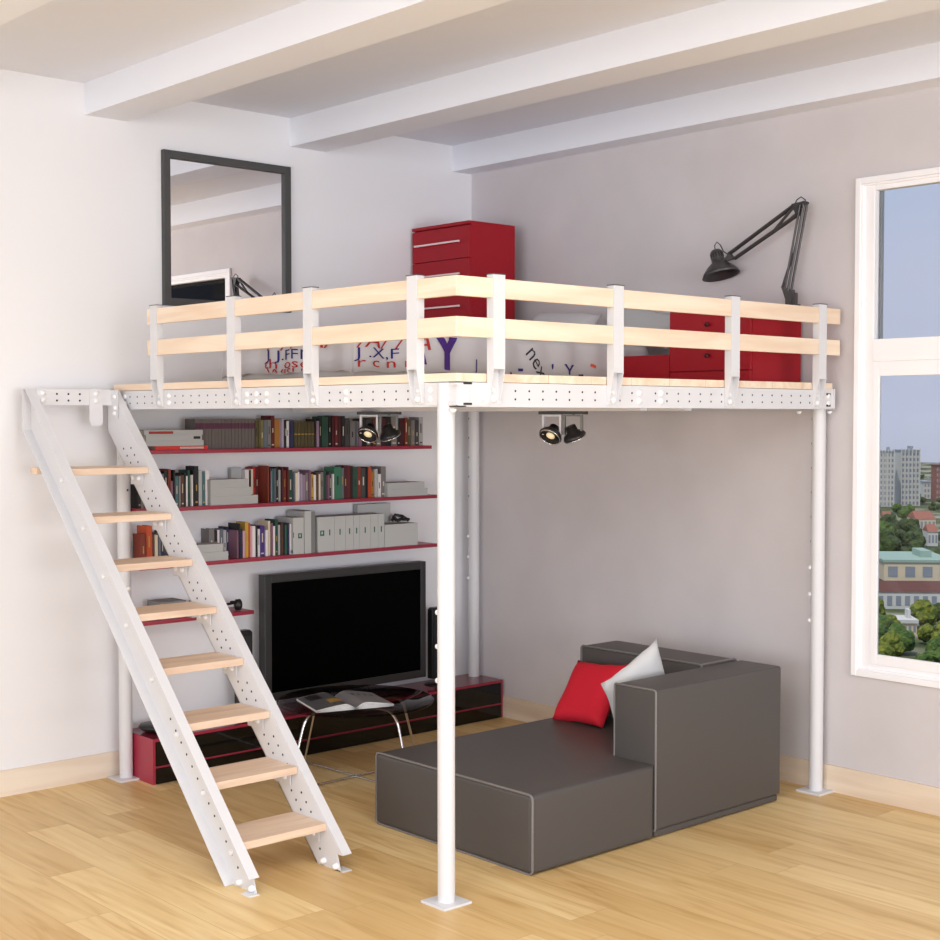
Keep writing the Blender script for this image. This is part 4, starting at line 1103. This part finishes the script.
b = MB(); b.tube([P(*q) for q in ((2.008, 2.705), (2.003, 2.735), (2.018, 2.752), (2.04, 2.735), (2.06, 2.70), (2.085, 2.685), (2.10, 2.69))], .0028, 6)
b.tube([P(*q) for q in ((2.495, 2.892), (2.505, 2.912), (2.53, 2.925), (2.555, 2.908), (2.558, 2.888))], .0028, 6); b.build('cable', BLACKP, lp)
# ============================================================ CITY OUTSIDE
GZ = -60.0
def city_ground():
    m = bpy.data.materials.new('city_green_ground'); m.use_nodes = True
    nt = m.node_tree; b = nt.nodes['Principled BSDF']; b.inputs['Roughness'].default_value = 1.0
    tc = nt.nodes.new('ShaderNodeTexCoord'); n = nt.nodes.new('ShaderNodeTexNoise'); n.inputs['Scale'].default_value = .03; n.inputs['Detail'].default_value = 8
    r = nt.nodes.new('ShaderNodeValToRGB'); e = r.color_ramp.elements
    e[0].position = .4; e[0].color = rgb((44, 58, 30)); e[1].position = .62; e[1].color = rgb((150, 142, 128)); k = e.new(.5); k.color = rgb((84, 92, 50))
    nt.links.new(tc.outputs['Object'], n.inputs['Vector']); nt.links.new(n.outputs['Fac'], r.inputs[0]); nt.links.new(r.outputs[0], b.inputs['Base Color'])
    return m
b = MB(); b.box(-1800, 500, 60, 1750, GZ - 1, GZ); S(b.build('ground', city_ground(), origin=(-500, 800, GZ)))
BP = mat('pale_concrete', (206, 204, 200), .9); BG = mat('grey_concrete', (150, 154, 160), .9); BW = mat('dark_glazing', (138, 144, 156), .5)
RT = mat('brick_red', (150, 96, 82), .9); RG = mat('green_roof', (150, 172, 160), .8); RB = mat('rust_roof', (100, 64, 58), .9); CR = mat('cream_render', (214, 196, 170), .9)
def ray_at(px, d):
    """horizontal placement: direction az of the window view, d metres away"""
    return px, d
def building(name, lab, x, y, w, dp, h, rotd, wall, roof=None, wins=(6, 8), gable=False, fins=0, group=None):
    r = math.radians(rotd); u = Vector((math.cos(r), math.sin(r), 0)); v = Vector((-u.y, u.x, 0)); c = Vector((x, y, 0))
    t = thing(name, lab, 'building', (x, y, GZ), group)
    b = MB(); b.obox(c + Vector((0, 0, GZ + h / 2)), u * w / 2, v * dp / 2, (0, 0, h / 2)); b.build('wall', wall, t)
    b = MB()
    if gable:
        P = [c + u * (s * w / 2 * 1.03) + v * (q * dp / 2 * 1.05) + Vector((0, 0, GZ + h)) for s, q in ((-1, -1), (1, -1), (1, 1), (-1, 1))]
        R = [c + u * (s * w / 2 * .9) + Vector((0, 0, GZ + h + dp * .28)) for s in (-1, 1)]
        b.add(P + R, [(0, 1, 5, 4), (2, 3, 4, 5), (1, 2, 5), (3, 0, 4), (3, 2, 1, 0)])
    else:
        b.obox(c + Vector((0, 0, GZ + h + .5)), u * (w / 2 + .4), v * (dp / 2 + .4), (0, 0, .5)).obox(c + u * w * .2 + Vector((0, 0, GZ + h + 2)), u * w * .08, v * dp * .2, (0, 0, 1.5))
    b.build('roof', roof or wall, t)
    nx, nz = wins
    b = MB()
    for side in (-1, 1):
        for i in range(nx):
            for k in range(nz):
                b.obox(c + u * (-w / 2 + w * (i + .5) / nx) + v * (side * dp / 2) + Vector((0, 0, GZ + h * (k + .5) / nz)), u * w / nx * .28, v * .12, (0, 0, h / nz * .28))
    if nx: b.build('window', BW, t)
    if fins:
        b = MB()
        for i in range(fins + 1): b.obox(c + u * (-w / 2 + w * i / fins) - v * (dp / 2 + .6) + Vector((0, 0, GZ + h / 2 + 1)), u * w / fins * .10, v * .7, (0, 0, h / 2 + 1))
        b.build('pier', BP, t)
    return t
building('tower_block','tall pale tower block with dark vertical window strips, left of its twin',-531.7,868.7,11.8,18,37.6,35,BP,BG,(5, 10),False,6)
building('tower_block','tall pale tower block just right of its taller neighbour',-527.5,890.1,12.7,18,38.0,48,BP,BG,(5, 10),False,5)
building('apartment_block','distant brick red apartment block at the right edge of the window view',-543.2,962.4,8.2,20,25.4,40,RT,RB,(4, 6),False,0)
building('apartment_block','low distant white block right of the towers on the skyline',-563.5,979.0,6.9,20,12.2,40,BP,BG,(3, 3),False,0)
building('house','cream house with brick red roof in the trees left of centre',-423.9,695.8,5.0,12,6.1,40,CR,RT,(3, 1),True,0)
building('house','long house with brick red roof right of the tree belt',-403.4,697.6,11.0,14,6.6,50,CR,RT,(5, 1),True,0)
building('house','white house behind the right side of the tree belt',-352.2,618.2,4.8,12,6.8,42,BP,RT,(3, 1),True,0)
building('low_building','long cream building with pale green roof in the middle of the window view',-287.7,489.8,25.7,34,7.0,44,CR,RG,(4, 1),False,0)
building('terrace_building','long low building with rust coloured roof and dark windows, nearest of the buildings',-238.5,409.7,25.4,11,5.5,44,BP,RB,(9, 1),True,0)
building('low_building','small pale flat building among the front trees',-211.4,359.4,5.2,9,3.2,44,CR,BP,(4, 1),False,0)
TREES = [(-506.1, 809.1, 3.58, 0, 1), (-511.5, 822.9, 3.95, 3, 1), (-449.5, 732.2, 2.89, 2, 1), (-435.5, 717.7, 3.89, 3, 1), (-486.6, 809.8, 3.37, 2, 1), (-451.9, 760.5, 3.84, 2, 1), (-476.7, 808.6, 3.26, 2, 1), (-392.4, 668.2, 4.68, 0, 1), (-349.5, 596.0, 4.53, 0, 1), (-384.9, 636.7, 4.58, 0, 1), (-364.7, 589.0, 6.0, 2, 1), (-382.6, 654.5, 3.95, 3, 1), (-352.4, 577.2, 5.53, 0, 1), (-393.4, 647.3, 6.47, 0, 1), (-319.6, 541.3, 3.21, 0, 1), (-358.8, 603.2, 4.11, 3, 1), (-383.1, 616.1, 4.32, 3, 1), (-331.2, 534.1, 4.47, 2, 1), (-337.1, 579.8, 5.47, 0, 1), (-370.0, 627.0, 5.89, 3, 1), (-371.8, 637.2, 3.74, 3, 1), (-329.2, 547.8, 4.63, 3, 1), (-370.9, 608.0, 3.79, 2, 1), (-336.0, 554.7, 4.0, 3, 1), (-340.9, 564.0, 4.37, 3, 1), (-365.8, 599.1, 3.58, 3, 1), (-325.2, 558.4, 4.21, 0, 1), (-381.9, 626.9, 5.0, 2, 1), (-313.9, 558.0, 2.47, 3, 1), (-360.2, 645.0, 2.89, 0, 1), (-302.9, 542.9, 2.37, 0, 1), (-354.4, 627.1, 3.0, 3, 1), (-300.7, 522.5, 1.95, 3, 1), (-301.6, 527.2, 2.16, 0, 1), (-296.5, 527.8, 1.68, 3, 1), (-297.0, 531.8, 2.0, 0, 1), (-666.8, 1189.1, 2.58, 5, 2), (-742.2, 1280.4, 2.53, 5, 2), (-484.9, 858.5, 2.11, 0, 2), (-508.1, 908.0, 2.68, 0, 2), (-622.8, 1072.0, 2.58, 3, 2), (-543.2, 930.3, 2.21, 5, 2), (-524.4, 930.0, 2.16, 0, 2), (-481.9, 843.8, 2.11, 0, 2), (-652.1, 1157.3, 2.53, 0, 2), (-733.6, 1294.7, 3.05, 5, 2), (-737.3, 1267.7, 2.47, 3, 2), (-530.7, 918.4, 2.32, 3, 2), (-631.2, 1087.8, 3.0, 5, 2), (-562.3, 991.2, 2.16, 5, 2), (-575.9, 1000.5, 2.53, 3, 2), (-503.0, 883.9, 2.16, 0, 2), (-558.1, 958.6, 1.89, 0, 2), (-538.3, 927.6, 2.42, 0, 2), (-624.7, 1094.5, 3.47, 5, 2), (-511.3, 913.3, 2.37, 5, 2), (-594.7, 1027.2, 2.16, 5, 2), (-717.2, 1267.6, 2.37, 3, 2), (-607.6, 1042.9, 1.84, 3, 2), (-728.4, 1289.3, 2.53, 5, 2), (-504.4, 901.8, 1.79, 5, 2), (-471.8, 842.6, 1.37, 0, 2), (-570.6, 1019.1, 2.53, 0, 2), (-554.9, 953.8, 2.63, 5, 2), (-541.5, 935.5, 1.63, 0, 2), (-555.9, 978.3, 1.63, 0, 2), (-567.2, 1004.7, 2.32, 3, 2), (-482.2, 848.5, 1.58, 3, 2), (-655.3, 1147.7, 3.05, 0, 2), (-170.2, 295.2, 2.63, 0, 0), (-159.4, 280.5, 3.89, 2, 0), (-195.8, 353.8, 3.0, 1, 0), (-188.2, 314.8, 3.84, 1, 0), (-202.0, 329.7, 4.58, 5, 0), (-224.8, 363.5, 5.0, 1, 0), (-159.5, 287.3, 2.47, 4, 0), (-168.0, 284.5, 2.95, 5, 0), (-152.8, 248.0, 2.68, 5, 0), (-174.8, 316.4, 3.89, 2, 0), (-184.0, 303.0, 3.42, 1, 0), (-214.2, 349.1, 3.0, 2, 0), (-191.3, 324.1, 4.21, 5, 0), (-155.4, 255.2, 3.53, 0, 0), (-185.9, 335.6, 3.26, 1, 0), (-204.2, 338.8, 3.68, 0, 0), (-207.5, 346.0, 3.47, 1, 0), (-150.7, 265.9, 2.95, 1, 0), (-161.7, 263.3, 3.47, 4, 0), (-165.6, 271.8, 2.58, 2, 0), (-172.0, 303.8, 3.05, 5, 0), (-174.3, 290.5, 2.79, 5, 0), (-210.8, 378.8, 3.79, 0, 0), (-148.9, 256.2, 2.11, 1, 0), (-179.7, 296.1, 2.63, 2, 0), (-211.2, 369.9, 4.42, 1, 0), (-153.9, 270.6, 2.11, 5, 0), (-165.1, 291.2, 2.58, 1, 0), (-144.4, 264.3, 2.68, 2, 0), (-195.3, 344.0, 2.95, 1, 0), (-163.5, 298.1, 4.11, 5, 0)]

# trees
LEAF = []
for nm, a, z_ in (('dark_leaves', (34, 52, 20), (70, 88, 34)), ('olive_leaves', (66, 84, 24), (128, 132, 44)), ('mid_leaves', (44, 70, 26), (88, 112, 44))):
    m = bpy.data.materials.new(nm); m.use_nodes = True; nt = m.node_tree; b_ = nt.nodes['Principled BSDF']; b_.inputs['Roughness'].default_value = .9
    n = nt.nodes.new('ShaderNodeTexNoise'); n.inputs['Scale'].default_value = 2.2; n.inputs['Detail'].default_value = 5
    tc = nt.nodes.new('ShaderNodeTexCoord'); r = nt.nodes.new('ShaderNodeValToRGB')
    r.color_ramp.elements[0].position = .38; r.color_ramp.elements[0].color = rgb(a); r.color_ramp.elements[1].position = .62; r.color_ramp.elements[1].color = rgb(z_)
    nt.links.new(tc.outputs['Object'], n.inputs['Vector']); nt.links.new(n.outputs['Fac'], r.inputs[0]); nt.links.new(r.outputs[0], b_.inputs['Base Color']); LEAF.append(m)
BARK = mat('tree_bark', (70, 56, 42), .9)
rt = random.Random(21)
import mathutils
def crown_mesh(i):
    bm = bmesh.new()
    for k in range(9):
        a = rt.uniform(0, 6.28); q = rt.uniform(0, .6); s = rt.uniform(.36, .6)
        M = Matrix.Translation((q * math.cos(a), q * math.sin(a), .95 + rt.uniform(-.4, .45))) @ Matrix.Scale(s, 4)
        bmesh.ops.create_icosphere(bm, subdivisions=3, radius=1, matrix=M)
    for v in bm.verts: v.co += v.co.normalized() * 0 + Vector(mathutils.noise.noise_vector(v.co * 4.5)) * .14 + Vector(mathutils.noise.noise_vector(v.co * 11)) * .06
    me = bpy.data.meshes.new('crown'); bm.to_mesh(me); bm.free(); me.materials.append(LEAF[i % 3]); return me
CM = [crown_mesh(i) for i in range(6)]
tk = MB(); tk.cyl((0, 0, 0), (0, 0, .7), .07, 8, 0, .05); 
tme = bpy.data.meshes.new('trunk'); tme.from_pydata(tk.v, [], tk.f); tme.materials.append(BARK)
def tree(x, y, s, k, lab, grp):
    r = thing('tree', lab, 'tree', (x, y, GZ), grp); r.scale = (s, s, s); r.rotation_euler.z = rt.uniform(0, 6)
    a = bpy.data.objects.new('crown', CM[k]); COL.objects.link(a); a.parent = r
    a = bpy.data.objects.new('trunk', tme); COL.objects.link(a); a.parent = r
for x, y, s, k, g in TREES:
    lab = ('sunlit olive green tree in the front belt, below the long low building', 'dark green tree in the belt between the towers and the long low building', 'small distant tree beside the tower blocks')[g]
    tree(x, y, s, k, lab, ('trees in front of the low building', 'trees behind the low building', 'distant trees by the towers')[g])

# ============================================================ WORLD, LIGHT, CAMERA
w = bpy.data.worlds.new('sky'); SC.world = w; w.use_nodes = True; nt = w.node_tree; L = nt.links
bg = nt.nodes['Background']; tc = nt.nodes.new('ShaderNodeTexCoord'); sx = nt.nodes.new('ShaderNodeSeparateXYZ')
L.new(tc.outputs['Generated'], sx.inputs[0])
rp = nt.nodes.new('ShaderNodeValToRGB'); e = rp.color_ramp.elements
mr = nt.nodes.new('ShaderNodeMapRange'); mr.inputs['From Min'].default_value = -.3; mr.inputs['From Max'].default_value = .7
L.new(sx.outputs['Z'], mr.inputs[0]); L.new(mr.outputs[0], rp.inputs[0])
e[0].position = 0.0; e[0].color = rgb((176, 176, 180)); e[1].position = 1.0; e[1].color = rgb((160, 184, 214))
for p_, c_ in ((.25, (164, 170, 190)), (.30, (176, 184, 206)), (.40, (172, 182, 206)), (.55, (160, 182, 212))):
    k = e.new(p_); k.color = rgb(c_)
nz = nt.nodes.new('ShaderNodeTexNoise'); nz.inputs['Scale'].default_value = 3.5; nz.inputs['Detail'].default_value = 4
L.new(tc.outputs['Generated'], nz.inputs['Vector'])
cr = nt.nodes.new('ShaderNodeValToRGB'); cr.color_ramp.elements[0].position = .45; cr.color_ramp.elements[1].position = .75
L.new(nz.outputs['Fac'], cr.inputs[0])
mx = nt.nodes.new('ShaderNodeMix'); mx.data_type = 'RGBA'; mx.inputs[7].default_value = rgb((196, 196, 212))
ml = nt.nodes.new('ShaderNodeMath'); ml.operation = 'MULTIPLY'; ml.inputs[1].default_value = .6
L.new(cr.outputs[0], ml.inputs[0]); L.new(ml.outputs[0], mx.inputs[0]); L.new(rp.outputs[0], mx.inputs[6]); L.new(mx.outputs[2], bg.inputs[0])
bg.inputs[1].default_value = 1.16

def area(name, loc, target, sx_, sy_, power, col=(1, 1, 1)):
    l = bpy.data.lights.new(name, 'AREA'); l.shape = 'RECTANGLE'; l.size = sx_; l.size_y = sy_; l.energy = power; l.color = col
    o = bpy.data.objects.new(name, l); COL.objects.link(o); o.location = loc
    o.rotation_euler = (Vector(target) - Vector(loc)).to_track_quat('-Z', 'Y').to_euler(); return o
area('soft_fill_behind', (6.0, -13.0, 1.6), (1.5, -.5, 1.3), 7.0, 2.9, 420, (.98, .985, 1))  # added softbox fill beyond the open rear side, no actual fixture
area('soft_fill_right', (14.0, -3.5, 1.5), (0, -1.6, 1.2), 6.0, 2.7, 560, (.98, .985, 1))  # added softbox fill beyond the open right side, stands in for room lighting
area('ceiling_lamp', (4.9, -4.2, 3.3), (4.3, -3.6, 0), 4.2, 3.6, 190, (1, 1, 1))
area('ceiling_fill', (7.0, -6.5, .6), (4.5, -3.5, 3.5), 4, 4, 75, (.93, .965, 1))  # added upward fill, brightens the ceiling and cools the floor bounce
sl = bpy.data.lights.new('sun', 'SUN'); sl.energy = 2.6; sl.angle = .02; sl.color = (1, .95, .86)
so = bpy.data.objects.new('sun', sl); COL.objects.link(so); so.rotation_euler = (Vector((-.25, 1.0, -1.75))).to_track_quat('-Z', 'Y').to_euler()

cam = bpy.data.cameras.new('camera'); co = bpy.data.objects.new('camera', cam); COL.objects.link(co)
cam.sensor_width = 36; cam.lens = 1420 / 940 * 36; cam.clip_end = 5000; cam.clip_start = .05
psi = math.atan(1571 / 1420); th = math.atan(53 / 1420)
F0 = Vector((-math.sin(psi), math.cos(psi), 0)); R_ = Vector((math.cos(psi), math.sin(psi), 0))
F_ = F0 * math.cos(th) + Vector((0, 0, -math.sin(th))); U_ = R_.cross(F_)
co.matrix_world = Matrix(((R_.x, U_.x, -F_.x, 6.6259), (R_.y, U_.y, -F_.y, -6.00185), (R_.z, U_.z, -F_.z, 1.85), (0, 0, 0, 1)))
SC.camera = co
vs = SC.view_settings; vs.view_transform = 'Standard'; vs.look = 'None'; vs.gamma = 1.0; vs.exposure = -0.09; vs.use_curve_mapping = False
SC.cycles.max_bounces = 8; SC.cycles.diffuse_bounces = 5; SC.cycles.transparent_max_bounces = 12; SC.cycles.caustics_reflective = False; SC.cycles.caustics_refractive = False
